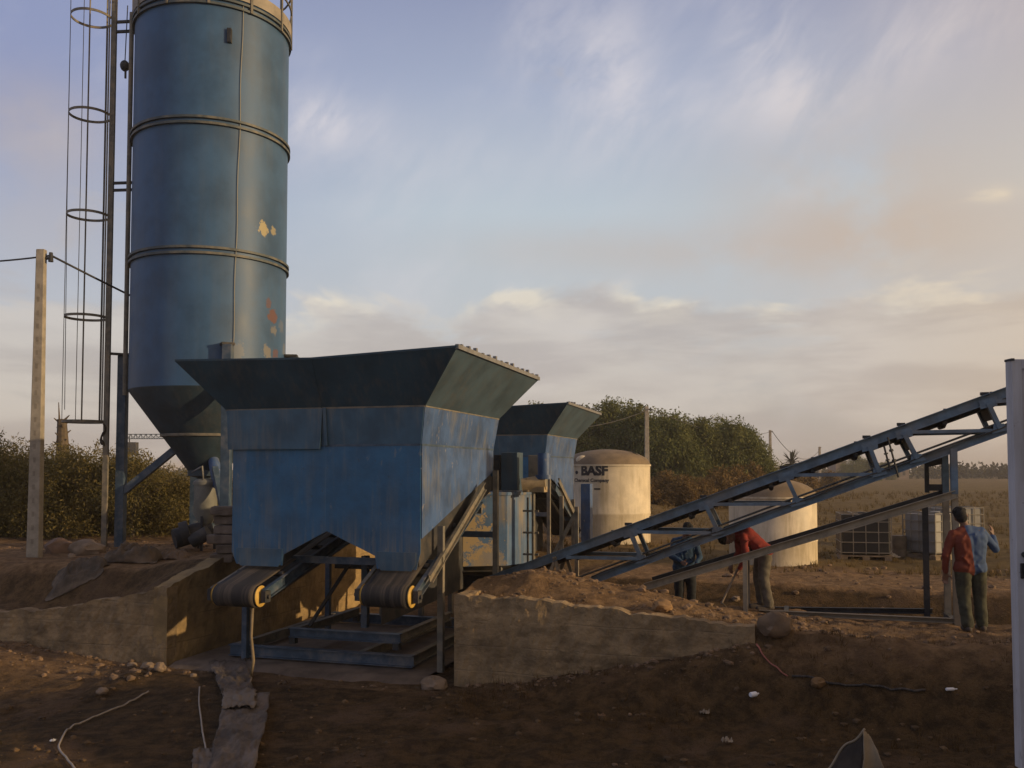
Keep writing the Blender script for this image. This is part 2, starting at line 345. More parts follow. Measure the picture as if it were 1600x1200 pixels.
# ------------------------------------------------------------------ ground
def S(e0, e1, x):
    t = min(1, max(0, (x - e0) / (e1 - e0))); return t * t * (3 - 2 * t)
def lerp(a, b, t): return a + (b - a) * t
def interp(x, xs, ys): return float(np.interp(x, xs, ys))
def wall_top_r(a): return interp(a, [0, 1.2, 3.97, 6], [1.30, 1.27, 1.05, .95])
def wall_top_l(a): return interp(a, [-9, -6.8, -5.6, LWA], [.60, .80, 1.03, 1.22])
def wing_top(b): return interp(b, [0, 1.7, 5], [1.22, 1.62, 1.78])
LWA = -4.65                    # inner face of the left pit wall
def gz(a, b, fine=True):
    p = W(a, b); x, y = p.x, p.y
    # the low ground in front
    fore = .08 + .14 * S(3, 8, a)
    if 0 < a: fore += interp(a, [0, .7, 2, 3.9, 5], [0, .08, .36, .74, .3]) * S(-1.1, -.05, b)
    if a < -4.4: fore += .06 * S(-5, -8.5, a) * S(-2.2, -.2, b) + .10 * S(-3.2, -1.5, b) * S(-5.5, -8, a)
    fore -= .16 * math.exp(-((a + 5.6) / 1.5) ** 2 - ((b + 2.2) / .9) ** 2)
    # right-hand terrace and the heap along the wall
    base = interp(b, [0, 3, 10, 18], [.86, .80, .66, .56]) - .06 * S(4, 8, a)
    mound = max(base, interp(a, [-.2, .9, 2.6, 4.2, 5.6], [1.36, 1.52, 1.22, .86, .80]))
    wt = wall_top_r(max(a, 0)) - .03
    hr = lerp(wt, mound, S(.15, 1.0, b)); hr = lerp(hr, base, S(1.5, 2.5, b))
    nb_ = lerp(3.75, 3.1, S(4.2, 5.0, a)); tr = S(nb_, nb_ + .4, b) * S(7.7, 6.7, b) * S(-.2, .6, a) * S(14, 11, a)
    hr -= lerp(.42, .95, S(3.2, 5.0, a)) * tr
    right = hr if b > .12 else lerp(fore, max(hr, fore) if a < 5.2 else hr, S(3.2, 5.4, a) * S(-.85, .12, b))
    # left-hand bank with its hollow
    hl = lerp(.62, 1.30, S(1.0 - .07 * (a + 8), 1.7 - .07 * (a + 8), b)) - .10 * S(10, 20, b)
    near_wing = lerp(hl, wing_top(b) - .05, S(-6.6, -5.0, a) * S(4.5, 2.5, b))
    hl = near_wing if b < 4.5 else hl
    hl = lerp(wall_top_l(a) - .06, hl, S(.2, .9, b))
    left = hl if b > .12 else fore
    # pit
    pit = .05 if b > -.3 else fore
    pit = lerp(pit, .6, S(8.0, 9.2, b))
    if a < LWA - .05: z = left
    elif a < -.03: z = pit if b > -.3 else fore
    else: z = right
    far = lerp(1.18, .56, S(-6, 1, a))
    if b > 9.0: z = lerp(z, far, S(9, 13, b))
    # unseen heap added off to the right to shade the low ground in front
    z += 3.1 * math.exp(-((x - 10.9) / 2.3) ** 2 / 2 - ((y - 6.3) / 2.5) ** 2 / 2) * S(4.9, 6.6, x)
    if fine:
        d = math.hypot(x, y); q = Vector((x, y, 0))
        amp = 1.0 if d < 40 else max(0, 1 - (d - 40) / 60)
        wild = 1.0 if (a < -4.3 or a > .05 or b > 9) else .3
        if b < 0: wild *= 1.5; z += .035 * amp * (abs(mnoise.noise(Vector((a * .45, b * 2.6, 1)))) - .3) + .03 * amp * (abs(mnoise.noise(Vector((a * 1.2 + 9, b * 3.4, 1)))) - .3)
        z += amp * wild * (.055 * mnoise.noise(q * .7) + .035 * mnoise.noise(q * 1.9) + .022 * mnoise.noise(q * 4.7) + .012 * mnoise.noise(q * 11))
        if a > 0 and .1 < b < 3: z += .05 * mnoise.noise(q * 3.1) + .03 * mnoise.noise(q * 7.3)
    return z
def nbv(a): return lerp(3.85, 3.2, S(4.2, 5.0, a))
def axis_vals(lo, hi, step, far_lo, far_hi, g=1.12):
    v = list(np.arange(lo, hi + 1e-6, step)); s = step; x = hi
    while x < far_hi: s *= g; x += s; v.append(x)
    s = step; x = lo; pre = []
    while x > far_lo: s *= g; x -= s; pre.append(x)
    return list(reversed(pre)) + v
av = axis_vals(-9.6, 9.6, .08, -1500, 1500)
bv = axis_vals(-4.2, 9.6, .08, -40, 2500)
for edge in (LWA - .06, LWA - .04, -.04, -.02, 3.96, 3.98): av.append(edge)
for edge in (.11, .13): bv.append(edge)
av = sorted(av); bv = sorted(bv)
g = MB(); P = []; zone = []
for b in bv:
    row = []
    for a in av:
        row.append(W(a, b, gz(a, b)))
        x, y = row[-1].x, row[-1].y
        n = mnoise.noise(Vector((x * .35, y * .35, 3))) + .5 * mnoise.noise(Vector((x * 1.3, y * 1.3, 7)))
        dry = 0.0
        if b > .1 and (a > 0 or a < LWA - .05): dry = 1.0
        if a > .0 and b < .12: dry = lerp(.30 * S(-1.2, 0, b + .2 * n), S(-.8, .3, b + .25 * n), S(2.6, 5.4, a + .3 * n))
        if a < LWA - .05 and b < .1: dry = max(.3, S(-1.9, -.5, b + .5 * n) * .9)
        if a < -5 and .3 < b < 1.5: dry = .3  # hollow soil darkened to stand for its shade
        if LWA - .05 <= a <= -.03: dry = .45 if b > -.55 + .1 * n else dry
        if a > .6 and nbv(a) < b < 7.5: dry *= .12  # trench soil darkened, its shade put into the colour
        grass = S(10.5, 13, b + 1.5 * n) * S(-4, 2, a) * (1 - S(0, 1, 0)) 
        grass = max(grass, S(30, 45, y) , S(14, 18, b) if a < -4 else 0)
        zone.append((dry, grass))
    P.append(row)
g.grid(P)
GROUND = bpy.data.materials.new('ground_soil'); GROUND.use_nodes = True
N = NT(GROUND.node_tree); bs = GROUND.node_tree.nodes['Principled BSDF']
geo = N.add('ShaderNodeNewGeometry'); pos = geo.outputs['Position']
va = N.add('ShaderNodeAttribute', attribute_name='soil'); sx = N.add('ShaderNodeSeparateXYZ', ins={0: va.outputs['Vector']})
n1 = N.noise(pos, .9, 6, .65); n2 = N.noise(pos, 5.0, 6, .7); n3 = N.noise(pos, 28.0, 4, .7)
damp = N.mix(N.sstep(n2, .35, .65), (.040, .025, .010), (.118, .070, .028))  # dark damp soil; also paints the shade in trench and hollow
damp = N.mix(N.math('MULTIPLY', N.sstep(n1, .5, .66), .8), damp, (.15, .092, .052))
damp = N.mix(N.math('MULTIPLY', N.sstep(n3, .62, .74), .4), damp, (.085, .06, .04))
dryc = N.mix(N.sstep(n2, .35, .68), (.150, .088, .043), (.315, .195, .098))
n4 = N.noise(pos, 90.0, 3, .7)
damp = N.mix(N.math('MULTIPLY', N.sstep(n4, .54, .7), .55), damp, (.17, .11, .06)); damp = N.mix(N.math('MULTIPLY', N.sstep(n4, .46, .34), .7), damp, (.016, .009, .004))
dryc = N.mix(N.math('MULTIPLY', N.sstep(n4, .56, .7), .5), dryc, (.36, .25, .15))
dryc = N.mix(N.math('MULTIPLY', N.sstep(n3, .56, .72), .6), dryc, (.32, .21, .12))
dryc = N.mix(N.math('MULTIPLY', N.sstep(n1, .56, .7), .6), dryc, (.075, .045, .026))
grs = N.mix(N.sstep(n1, .36, .64), (.115, .076, .028), (.19, .128, .05))
grs = N.mix(N.math('MULTIPLY', N.sstep(n2, .45, .7), .5), grs, (.085, .060, .022))
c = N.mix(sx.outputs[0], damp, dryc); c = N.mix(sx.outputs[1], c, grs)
N.l.new(c, bs.inputs['Base Color']); bs.inputs['Roughness'].default_value = .95; bs.inputs['Specular IOR Level'].default_value = .2
h = N.math('ADD', N.math('ADD', N.math('MULTIPLY', n2, 1.2), N.math('MULTIPLY', n3, .6)), N.math('MULTIPLY', n4, .25))
bp = N.add('ShaderNodeBump', ins={'Strength': 1.0, 'Distance': .09, 'Height': h}); N.l.new(bp.outputs[0], bs.inputs['Normal'])
go = g.build('ground', GROUND, smooth=True, flip=False)
me = go.data; attr = me.attributes.new('soil', 'FLOAT_VECTOR', 'POINT')
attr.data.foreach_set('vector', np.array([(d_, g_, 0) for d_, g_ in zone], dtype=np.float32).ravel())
tag(go, kind='structure')

# pit floor slab (a thin concrete blinding that shows at the mouth of the pit)
m = MB(); Pm = []
for i in range(60):
    a = LWA + .1 + (-LWA - .6) * i / 59; row = []
    for j in range(12):
        b = -.32 + .12 * mnoise.noise(Vector((a * 1.5, 0, 2))) + (j / 11) * 4.6
        row.append((a, b, (.105 if j else -.05) + .012 * mnoise.noise(Vector((a * 2, b * 2, 0)))))
    Pm.append(row)
o = m.grid(Pm).build('pit_floor', mat('pit_concrete', (.135, .098, .07), .9, .35, 2.5, .4, 14), origin=(-2, 0, 0), site=True, smooth=True, flip=False)
tag(o, kind='structure')

# ------------------------------------------------------------------ pit walls
def wall_run(m, f, top, lo, hi, t, z0, n=40, seed=0, zt=14):
    """concrete wall as a subdivided slab; f(u, side, z) gives the site point"""
    rows = []
    for side in (0, 1):
        for k in range(zt + 1):
            pass
    us = [lo + (hi - lo) * i / n for i in range(n + 1)]
    def pt(u, sd, k):
        z = lerp(z0, top(u), k / zt); q = Vector((u * 2.2 + seed, sd * 9, z * 2.2))
        e = .028 * mnoise.noise(q) + .018 * mnoise.noise(q * 3.3) + .01 * mnoise.noise(q * 9)
        if k == zt: z += .05 * mnoise.noise(Vector((u * 2.6, seed, 1))) + .032 * mnoise.noise(Vector((u * 6, seed, 5))) + .012 * mnoise.noise(Vector((u * 15, seed, 5)))
        return f(u, sd * t + (e if sd == 0 else -e) * (-1), z)
    A_ = [[pt(u, 0, k) for k in range(zt + 1)] for u in us]
    B_ = [[pt(u, 1, k) for k in range(zt + 1)] for u in us]
    bm = m.bm
    va_ = [[bm.verts.new(p) for p in r_] for r_ in A_]; vb_ = [[bm.verts.new(p) for p in r_] for r_ in B_]
    for i in range(n):
        for k in range(zt):
            bm.faces.new((va_[i][k], va_[i+1][k], va_[i+1][k+1], va_[i][k+1])); bm.faces.new((vb_[i][k], vb_[i][k+1], vb_[i+1][k+1], vb_[i+1][k]))
        bm.faces.new((va_[i][zt], va_[i+1][zt], vb_[i+1][zt], vb_[i][zt]))
    for i in (0, n):
        for k in range(zt): bm.faces.new((va_[i][k], va_[i][k+1], vb_[i][k+1], vb_[i][k]))
rw = thing('retaining_wall', 'low rough concrete wall right of the pit with earth heaped on top', 'wall', (0, 0, 0), True)
m = MB(); wall_run(m, lambda u, s_, z: (u, s_, z), wall_top_r, 0, 3.97, .22, -.3, 130, 3, 22)
m.build('front_wall', CONCRETE, rw)
m = MB(); wall_run(m, lambda u, s_, z: (.0 + s_, u, z), lambda u: 1.3, .24, 3.3, .2, -.3, 30, 8)
m.build('side_wall', CONCRETE, rw)
lw = thing('retaining_wall', 'rough concrete wall on the left of the pit with ochre inner side', 'wall', (LWA, 0, 0), True)
m = MB(); wall_run(m, lambda u, s_, z: (u, s_, z), wall_top_l, -9.8, LWA, .24, -.3, 150, 13, 22)
m.build('front_wall', CONCRETE, lw)
WINGC = mat('ochre_concrete', (.27, .18, .078), .92, .35, 2.0, .7, 9, dust=(.13, .085, .04), damt=.7, dscale=(1.2, 1.2, 4), boards=.4)
m = MB(); wall_run(m, lambda u, s_, z: (LWA - s_, u, z), wing_top, .002, 7.5, .24, -.3, 150, 21, 22)
m.build('side_wall', WINGC, lw)

# ------------------------------------------------------------------ aggregate hoppers
def hopper(root_label, da, db, mirror):
    """double aggregate bin; body a -3.55..-.48, b 0..3.2; mirror puts the low end at the back"""
    D = 3.2
    t = thing('aggregate_hopper', root_label, 'hopper', (da - 2, db + 1.6, .0), True, 'aggregate hoppers of the batching plant')
    def y(b): return db + (D - b if mirror else b)
    def P(a, b, z): return (a + da, y(b), z)
    def Pf(a, b, z): return (a + da, db + b, z)       # not mirrored
    zt, zs = 3.90, 3.36            # body top, seam
    aL, aR = -3.60, -.46; bL, bR = -3.52, -.50
    lowf, lowb = 2.05, 2.98        # side plate lower edge, front and back
    # front plate with its W-shaped foot (at the low end), and a short plate at the high end
    prof = [(bL, zs), (bR, zs), (bR, 1.86), (-.56, 1.62), (-1.16, 1.62), (-1.19, 1.80), (-1.95, 2.13), (-2.65, 1.78), (-2.67, 1.62), (-3.44, 1.62), (bL, 1.80)]
    m = MB(); m.plate([P(a, 0, z) for a, z in prof], .012); fp = m.build('front_panel', BLUE, t)
    hp = [(bL, zs), (bR, zs), (bR, 2.9), (-1.2, 2.75), (-1.95, 3.1), (-2.65, 2.75), (bL, 2.9)]
    m = MB(); m.plate([P(a, D, z) for a, z in hp], .012); m.build('back_panel', BLUE, t)
    for s, a in ((1, bR), (-1, bL)):
        m = MB(); m.plate([P(a, .012, zs), P(a, D - .012, zs), P(a, D - .012, lowb), P(a, .012, lowf)], .012)
        m.build('side_panel', BLUE_SIDE, t)
    # seams, stiffener strips
    m = MB(); m.bar(P(-1.99, -.008, zs), P(-1.99, -.008, 2.2), .035, .012, (0, 1, 0)); m.build('seam_strip', BLUE, t)
    # upper band, splayed slightly outwards
    o1 = .07
    band = [((aL, -o1), (aR + .04, -o1), (bL, 0), (bR, 0)), ((aR + .04, -o1), (aR + .04, D + o1), (bR, 0), (bR, D)), ((aR + .04, D + o1), (aL, D + o1), (bR, D), (bL, D)), ((aL, D + o1), (aL, -o1), (bL, D), (bL, 0))]
    for i, (u0, u1, l0, l1) in enumerate(band):
        m = MB()
        if i == 0 and not mirror:                         # the near band is two sheets, the left one lapped over the seam
            um = (-1.99, -o1); lm = (-1.99, 0)
            m.plate([Pf(*u0, zt), Pf(*um, zt), Pf(*lm, zs + .005), Pf(*l0, zs + .005)], .012)
            m.plate([Pf(u0[0] + .02, u0[1] - .016, zt - .01), Pf(um[0] + .0, um[1] - .016, zt - .01), Pf(lm[0] - .06, -.05, zs - .05), Pf(l0[0] - .06, -.05, zs - .05)], .01)
            m.plate([Pf(*um, zt), Pf(*u1, zt), Pf(*l1, zs + .005), Pf(*lm, zs + .005)], .012)
            m.bar(Pf(-1.96, -o1 - .02, zt), Pf(-1.96, -.03, zs), .05, .03, (0, 1, 0))
        else:
            m.plate([Pf(*u0, zt), Pf(*u1, zt), Pf(*l1, zs + .005), Pf(*l0, zs + .005)], .012)
        m.build('band_panel', (BLUE_UP, BLUE_SIDE, BLUE_UP, BLUE_SIDE)[i], t)
        m = MB(); m.bar(Pf(*l0, zs), Pf(*l1, zs), .035, .03); m.build('seam_angle', STEEL_BLUE, t)
    # wide flared rim
    f0, f1, f2, f3 = (-4.22, -.46), (.20, -.46), (.20, 3.66), (-4.22, 3.66)
    zf = 4.62
    lo = [(aL, -o1), (aR + .04, -o1), (aR + .04, D + o1), (aL, D + o1)]
    ups = [f0, f1, f2, f3]
    for i in range(4):
        m = MB(); u0, u1, l0, l1 = ups[i], ups[(i+1) % 4], lo[i], lo[(i+1) % 4]
        if i in (0, 2):                                   # long sides: two sheets meeting at a slight kink
            k = .47; um = ((u0[0] + u1[0]) / 2 * 1 + .02, u0[1] + (.03 if i == 0 else -.03)); lm = ((l0[0] + l1[0]) / 2, l0[1])
            m.plate([Pf(*u0, zf - .01), Pf(*um, zf - .05), Pf(*lm, zt), Pf(*l0, zt)], .010)
            m.plate([Pf(*um, zf - .05), Pf(*u1, zf + .03), Pf(*l1, zt), Pf(*lm, zt)], .010)
            m.bar(Pf(um[0], um[1] - (.012 if i == 0 else -.012), zf - .05), Pf(lm[0], lm[1] - (.012 if i == 0 else -.012), zt), .022, .012, (0, 1, 0))
        else:
            m.plate([Pf(*u0, zf + (.03 if i == 1 else -.01)), Pf(*u1, zf), Pf(*l1, zt), Pf(*l0, zt)], .010)
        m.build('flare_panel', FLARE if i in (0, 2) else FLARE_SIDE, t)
        # rim edge: rolled lip with cleats
        m = MB()
        e0, e1 = Vector(Pf(*u0, zf + (.03 if i == 1 else 0))), Vector(Pf(*u1, zf + (.03 if i == 0 else 0)))
        if i in (0, 2):
            em = Vector(Pf(um[0], um[1], zf - .05)); m.bar(e0, em, .02, .03); m.bar(em, e1, .02, .03)
        else: m.bar(e0, e1, .05 if i == 1 else .02, .06 if i == 1 else .035)
        if i == 1:
            for k in range(14):
                q = e0.lerp(e1, (k + .5) / 14); m.box((q.x - .02, q.y - .03, q.z + .03), (q.x + .03, q.y + .03, q.z + .045 + .015 * (k % 3)))
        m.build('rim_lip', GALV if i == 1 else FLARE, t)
    m = MB()
    for i in range(4): m.bar(Pf(*lo[i], zt), Pf(*lo[(i+1) % 4], zt), .03, .035)
    m.build('collar_angle', STEEL_DUSTY, t)
    # sloped bottoms: two outlets with a ridge between them, rising to the high end
    sl_ = (lowb - lowf) / D
    m = MB()
    for a0, z0, a1, z1 in ((-1.19, 1.80, -1.95, 2.13), (-1.95, 2.13, -2.65, 1.78)):
        m.plate([P(a0, .02, z0), P(a0, D - .02, z0 + sl_ * D), P(a1, D - .02, z1 + sl_ * D), P(a1, .02, z1)], .01)
    m.build('ridge_plate', STEEL_DARK, t)
    m = MB()
    for a in (-.54, -1.18, -2.66, -3.46):
        m.plate([P(a, .02, 2.3), P(a, D - .02, 2.3 + sl_ * D), P(a, D - .02, 1.72 + sl_ * D), P(a, .02, 1.66)], .01)
    m.build('chute_plate', STEEL_DARK, t)
    for ac, hw in ((-.86, .30), (-3.05, .385)):
        m = MB(); r_ = [(ac - hw, 1.86), (ac + hw, 1.86), (ac + hw, 1.70), (ac + hw - .07, 1.60), (ac - hw + .07, 1.60), (ac - hw, 1.70)]
        m.plate([P(a, -.016, z) for a, z in r_], .01); m.build('outlet_skirt', BLUE_UP, t)
    # feeder belts with end pulleys
    for ac, b0, zc, slope in ((-3.05, -.52, 1.24, .27), (-.86, -.28, 1.29, .46)):
        hw = .32; r_ = .155; L = 4.2 if ac < -2 else 2.7
        m = MB(); pr = []
        for k in range(13):
            th = math.pi / 2 + math.pi * k / 12; pr.append((b0 + r_ * math.cos(th), zc + r_ * math.sin(th)))
        pr = [(b0 + L, zc + r_ + slope * L)] + pr + [(b0 + L, zc - r_ + slope * L * .92)]
        rows = [[P(ac + hw * s, b, z) for b, z in pr] for s in (-1, -.75, -.5, -.25, 0, .25, .5, .75, 1)]
        m.grid(rows); belt = m.build('feeder_belt', RUBBER, t, smooth='auto', thick=.012)
        m = MB(); m.tube([P(ac - hw - .02, b0, zc), P(ac + hw + .02, b0, zc)], r_ - .012, 28); pu = m.build('pulley', STEEL_DARK, t, smooth='auto')
        for s in (-1, 1):
            m = MB(); x = ac + s * (hw + .02)
            m.tube([P(x, b0, zc), P(x + s * .02, b0, zc)], r_ - .018, 28); 
            m.tube([P(x + s * .02, b0, zc), P(x + s * .03, b0, zc)], [.15, .135], 28)
            m.build('end_disc', YELLOW, pu, smooth='auto')
            m = MB(); m.tube([P(x, b0, zc), P(x + s * .16, b0, zc)], .03, 12); m.box(*[tuple(map(min if i == 0 else max, P(x + s * .06, b0 - .07, zc - .08), P(x + s * .13, b0 + .07, zc + .08))) for i in (0, 1)])
            m.build('bearing', STEEL_DARK, pu)
        for s in (-1, 1):
            m = MB(); x = ac + s * (hw + .10)
            m.channel(P(x, b0 - .02, zc + .02), P(x, b0 + L, zc + .02 + slope * L), .06, .16, .01, side=s)
            m.build('side_frame', STEEL_BLUE if s > 0 else STEEL_DUSTY, t)
        m = MB()
        for k in range(1, int(L / .55)):
            b = b0 + .55 * k; m.tube([P(ac - hw - .06, b, zc + r_ - .05 + slope * (b - b0)), P(ac + hw + .06, b, zc + r_ - .05 + slope * (b - b0))], .04, 10)
        m.build('idler_rollers', STEEL_DARK, t)
    m = MB(); m.plate([P(-1.30, .45, .75), P(-1.30, 3.9, .85), P(-1.30, 3.9, 2.95), P(-1.30, 3.1, 2.6), P(-1.30, .45, 1.75)], .008); m.build('sun_block_plate', STEEL_DARK, t)  # added plate that keeps the sun off the pit wall behind
    # legs and cross beams
    for a, b, ztop in ((-.40, .52, 2.2), (-.42, 3.12, 3.0), (-3.62, .52, 2.2), (-3.62, 3.12, 3.0)):
        m = MB(); m.channel(P(a, b, .12 if db < 5 else .35), P(a, b, ztop), .085, .085, .01, (0, 1, 0)); m.build('leg', STEEL_DUSTY if a > -1 else STEEL_BLUE, t)
    for b in (.52, 3.12):
        m = MB(); m.bar(P(-3.6, b, 1.66 if b < 1 else 1.9), P(-.42, b, 1.66 if b < 1 else 1.9), .08, .10); m.build('cross_beam', STEEL_BLUE, t)
    # side guard: channel rising along the right-hand belt
    m = MB(); m.channel(P(-.36, .02, 1.50), P(-.36, 2.35, 2.74), .05, .14, .012, side=1); m.build('belt_guard', STEEL_DUSTY, t)
    return t
hopper('large blue double hopper in front with dark flared rim above the concrete pit', 0, 0, False)
h2 = hopper('farther blue hopper behind the large one, beside the lettered cream tank', -.92, 10.16, True)
q = at(914, 800, 25.4); qa, qb = AB((q.x, q.y)); m = MB(); m.box((qa - .12, qb, .45), (qa + .15, qb + .35, at(914, 756, 25.4).z)); m.build('corner_post', BLUE_SIDE, h2, bevel=.01)

# steel skid frame on the pit floor
t = thing('skid_frame', 'blue steel base frame lying on the pit floor under the hopper', 'steel frame', (-2.4, .8, .1), True)
for p, q, nm in (((-3.95, .62, .22), (-.86, .62, .22), 'front_beam'), ((-3.95, 3.9, .22), (-.86, 3.9, .22), 'rear_beam')):
    m = MB(); m.ibeam(p, q, .12, .17); m.build(nm, STEEL_BLUE, t)
for a in (-3.9, -1.75, -.92):
    m = MB(); m.ibeam((a, .68, .22), (a, 3.84, .22), .10, .15); m.build('long_beam', STEEL_DUSTY, t)
m = MB(); m.ibeam((-3.1, .95, .47), (-1.22, .95, .47), .12, .14); m.build('raised_beam', STEEL_BLUE, t)
for a in (-1.28, -3.04):
    m = MB(); m.ibeam((a, 1.01, .47), (a, 3.2, .47), .10, .13); m.build('raised_beam', STEEL_DUSTY, t)
for a in (-3.04, -1.28):
    for b in (.95, 3.1):
        m = MB(); m.box((a - .05, b - .05, .30), (a + .05, b + .05, .40)); m.build('block', STEEL_DARK, t)
m = MB(); m.channel((-1.98, 1.3, .54), (-1.98, 1.3, 1.66), .10, .10, .01, (0, 1, 0)); m.build('post', STEEL_BLUE, t)
m = MB(); m.channel((-2.2, 2.4, .54), (-2.2, 2.4, 1.9), .08, .08, .01, (0, 1, 0)); m.build('post', STEEL_DUSTY, t)
m = MB(); m.bar((-2.9, 1.2, .54), (-2.15, 1.2, 1.62), .04, .05); m.build('strut', STEEL_DARK, t)
m = MB(); m.bar((-2.5, 1.3, 1.5), (-1.2, 1.3, 1.5), .08, .10); m.build('cross_beam', STEEL_DARK, t)

# ------------------------------------------------------------------ mixing drum between the hoppers
cx, cy = -1.50, 5.05
t = thing('mixing_drum', 'dusty blue mixing drum standing between the two hoppers', 'mixer', (cx, cy, .2), True)
DRUM = mat('drum_blue', (.050, .105, .20), .6, .25, 2.0, .05, 30, dust=(.30, .215, .10), damt=.75, dscale=(6, 6, .6), spots=[(-.35, -1.15, 1.7, .95, (.34, .24, .11), .9), (.6, -1.05, 1.1, .35, (.30, .22, .12), .6)])
m = MB(); m.lathe((cx, cy, 0), [(1.18, 1.24), (1.20, 1.25), (1.20, 2.54), (1.23, 2.54), (1.23, 2.60), (1.20, 2.60), (0, 2.62)], 9); m.build('shell', DRUM, t, smooth='auto')
m = MB(); m.lathe((cx, cy, 0), [(1.19, 1.24), (.40, .80), (.30, .62), (0, .62)], 40); m.build('discharge_cone', STEEL_DARK, t, smooth='auto')
for k in range(4):
    th = R(45 + 90 * k); x, y_ = cx + 1.1 * math.cos(th), cy + 1.1 * math.sin(th)
    m = MB(); m.bar((x, y_, .06), (x, y_, 1.3), .09, .09, (0, 1, 0)); m.build('leg', STEEL_DUSTY, t)
kx = cx + .42
for lo_, hi_, mm in (((kx - .35, cy - .45, 2.62), (kx + .05, cy - .05, 3.25), STEEL_DUSTY), ((kx + .12, cy - .4, 2.62), (kx + .24, cy - .1, 3.30), STEEL_DARK), ((kx + .30, cy - .5, 2.62), (kx + .62, cy - .12, 3.34), FLARE_SIDE), ((kx + .66, cy + .1, 2.62), (kx + .95, cy + .5, 3.3), STEEL_DUSTY)):
    m = MB(); m.box(lo_, hi_); m.build('control_box', mm, t, bevel=.01)
MOT = mat('tan_motor', (.34, .25, .14), .75, .3, 5, .2, 20)
m = MB(); m.tube([(kx + .74, cy - .6, 2.72), (kx + 1.16, cy - .5, 2.78)], [.13, .15], 18); m.tube([(kx + .86, cy - .58, 2.6), (kx + .86, cy - .58, 2.85)], .09, 14); m.box((kx + .91, cy - .66, 2.6), (kx + 1.18, cy - .42, 2.70)); m.build('gear_motor', MOT, t, smooth='auto')
m = MB(); m.tube([(kx + 1.14, cy - .5, 2.9), (kx + 1.14, cy - .5, 3.32)], .12, 18); m.tube([(kx + 1.14, cy - .5, 2.84), (kx + 1.14, cy - .5, 2.92)], .17, 18); m.build('inlet_pipe', BLUE_SIDE, t, smooth='auto')
m = MB(); m.tube([(kx + .96, cy - .6, 1.1), (kx + .96, cy - .6, 2.6)], .035, 10)
for z in (1.45, 1.85, 2.25): m.bar((kx + .76, cy - .6, z), (kx + 1.06, cy - .6, z), .04, .035)
m.tube([(kx + .84, cy - .56, 1.2), (kx + .84, cy - .56, 2.5)], .022, 8); m.build('water_pipe', STEEL_DUSTY, t, smooth='auto')
m = MB(); m.bar((cx - .55, cy - 1.32, 2.28), (cx + .62, cy - 1.32, 2.28), .05, .11); m.build('cross_beam', STEEL_DUSTY, t)
m = MB()
for x in (cx - .5, cx - .36, cx - .22): m.bar((x, cy - 1.30, 2.3), (x, cy - 1.30, 2.62), .04, .03)
m.bar((cx - .55, cy - 1.30, 2.5), (cx - .15, cy - 1.30, 2.5), .03, .05); m.build('bracket', STEEL_DARK, t)
for x0, z0, x1, z1 in ((kx + 1.25, .3, kx + 1.25, 2.5), (kx + .95, 1.1, kx + 1.55, 2.2), (kx + 1.55, .3, kx + 1.55, 2.3)):
    m = MB(); m.bar((x0, cy + .4, z0), (x1, cy + .4, z1), .07, .07, (0, 1, 0)); m.build('support_strut', STEEL_DUSTY, t)
m = MB(); m.plate([(cx - .3, cy - 1.25, 1.16), (cx + 1.75, cy - 1.05, 1.22), (cx + 1.5, cy - .5, 1.0), (cx - .3, cy - .5, .95)], .012); m.build('drip_tray', STEEL_DUSTY, t)

# ------------------------------------------------------------------ cement silo
SX, SY, SR = -6.79, 20.0, 1.66
SZ0 = at(200, 613, 20).z; ZR = [at(205, 418, 20).z, at(205, 231, 20).z, at(212, 58, 20).z]
GZS = 1.2
sil = thing('cement_silo', 'tall blue cylindrical cement silo on legs with caged ladder', 'silo', (SX, SY, GZS))
def sp(px, py, depth_off=0.0):
    """point on the near face of the silo shell, in the silo's own coordinates, for material marks"""
    r = ray(px, py); o = Vector((0, 0, CZ)); dx, dy = r.x, r.y
    A_ = dx*dx + dy*dy; B_ = -2*(dx*SX + dy*SY); C_ = SX*SX + SY*SY - SR*SR
    k = (-B_ - math.sqrt(max(0, B_*B_ - 4*A_*C_))) / (2*A_); p = o + r * k
    return p
def sl_(px, py): p = sp(px, py); return (p.x - SX, p.y - SY, p.z - GZS)
YEL = (.38, .31, .16); RUST = (.15, .055, .022); PALE = (.24, .20, .14)
SILO = mat('silo_blue', (.036, .086, .170), .48, .22, 1.2, .03, 30, dust=(.16, .155, .13), damt=.12, dscale=(5, 5, .35), spec=.36,
           spots=[(*sl_(412, 357), .15, YEL, .85), (*sl_(427, 361), .11, YEL, .65), (*sl_(426, 494), .17, RUST, .75), (*sl_(420, 474), .11, RUST, .55), (*sl_(428, 516), .11, PALE, .5), (*sl_(418, 550), .15, PALE, .6), (*sl_(444, 547), .15, PALE, .35), (*sl_(430, 553), .11, RUST, .6), (*sl_(368, 548), .22, PALE, .3), (*sl_(440, 510), .15, PALE, .25)])
m = MB(); m.lathe((SX, SY, 0), [(SR, SZ0), (SR, ZR[0]), (SR, ZR[1]), (SR, ZR[2] + .1)], 96); m.build('shell', SILO, sil, smooth='auto')
for z in ZR:
    m = MB()
    for dz in (-.06, .06): m.lathe((SX, SY, 0), [(SR + .001, z + dz - .025), (SR + .055, z + dz - .025), (SR + .055, z + dz + .025), (SR + .001, z + dz + .025)], 96)
    m.build('flange_ring', mat('flange_blue', (.06, .075, .08), .6, .3, 3, .05, 30, dust=(.26, .2, .12), damt=.6, dscale=(3, 3, 3)), sil, smooth='auto')
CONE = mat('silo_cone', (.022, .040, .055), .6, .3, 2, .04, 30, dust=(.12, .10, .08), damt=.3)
zc1 = at(300, 735, 20).z; zmid = lerp(SZ0, zc1, .56)
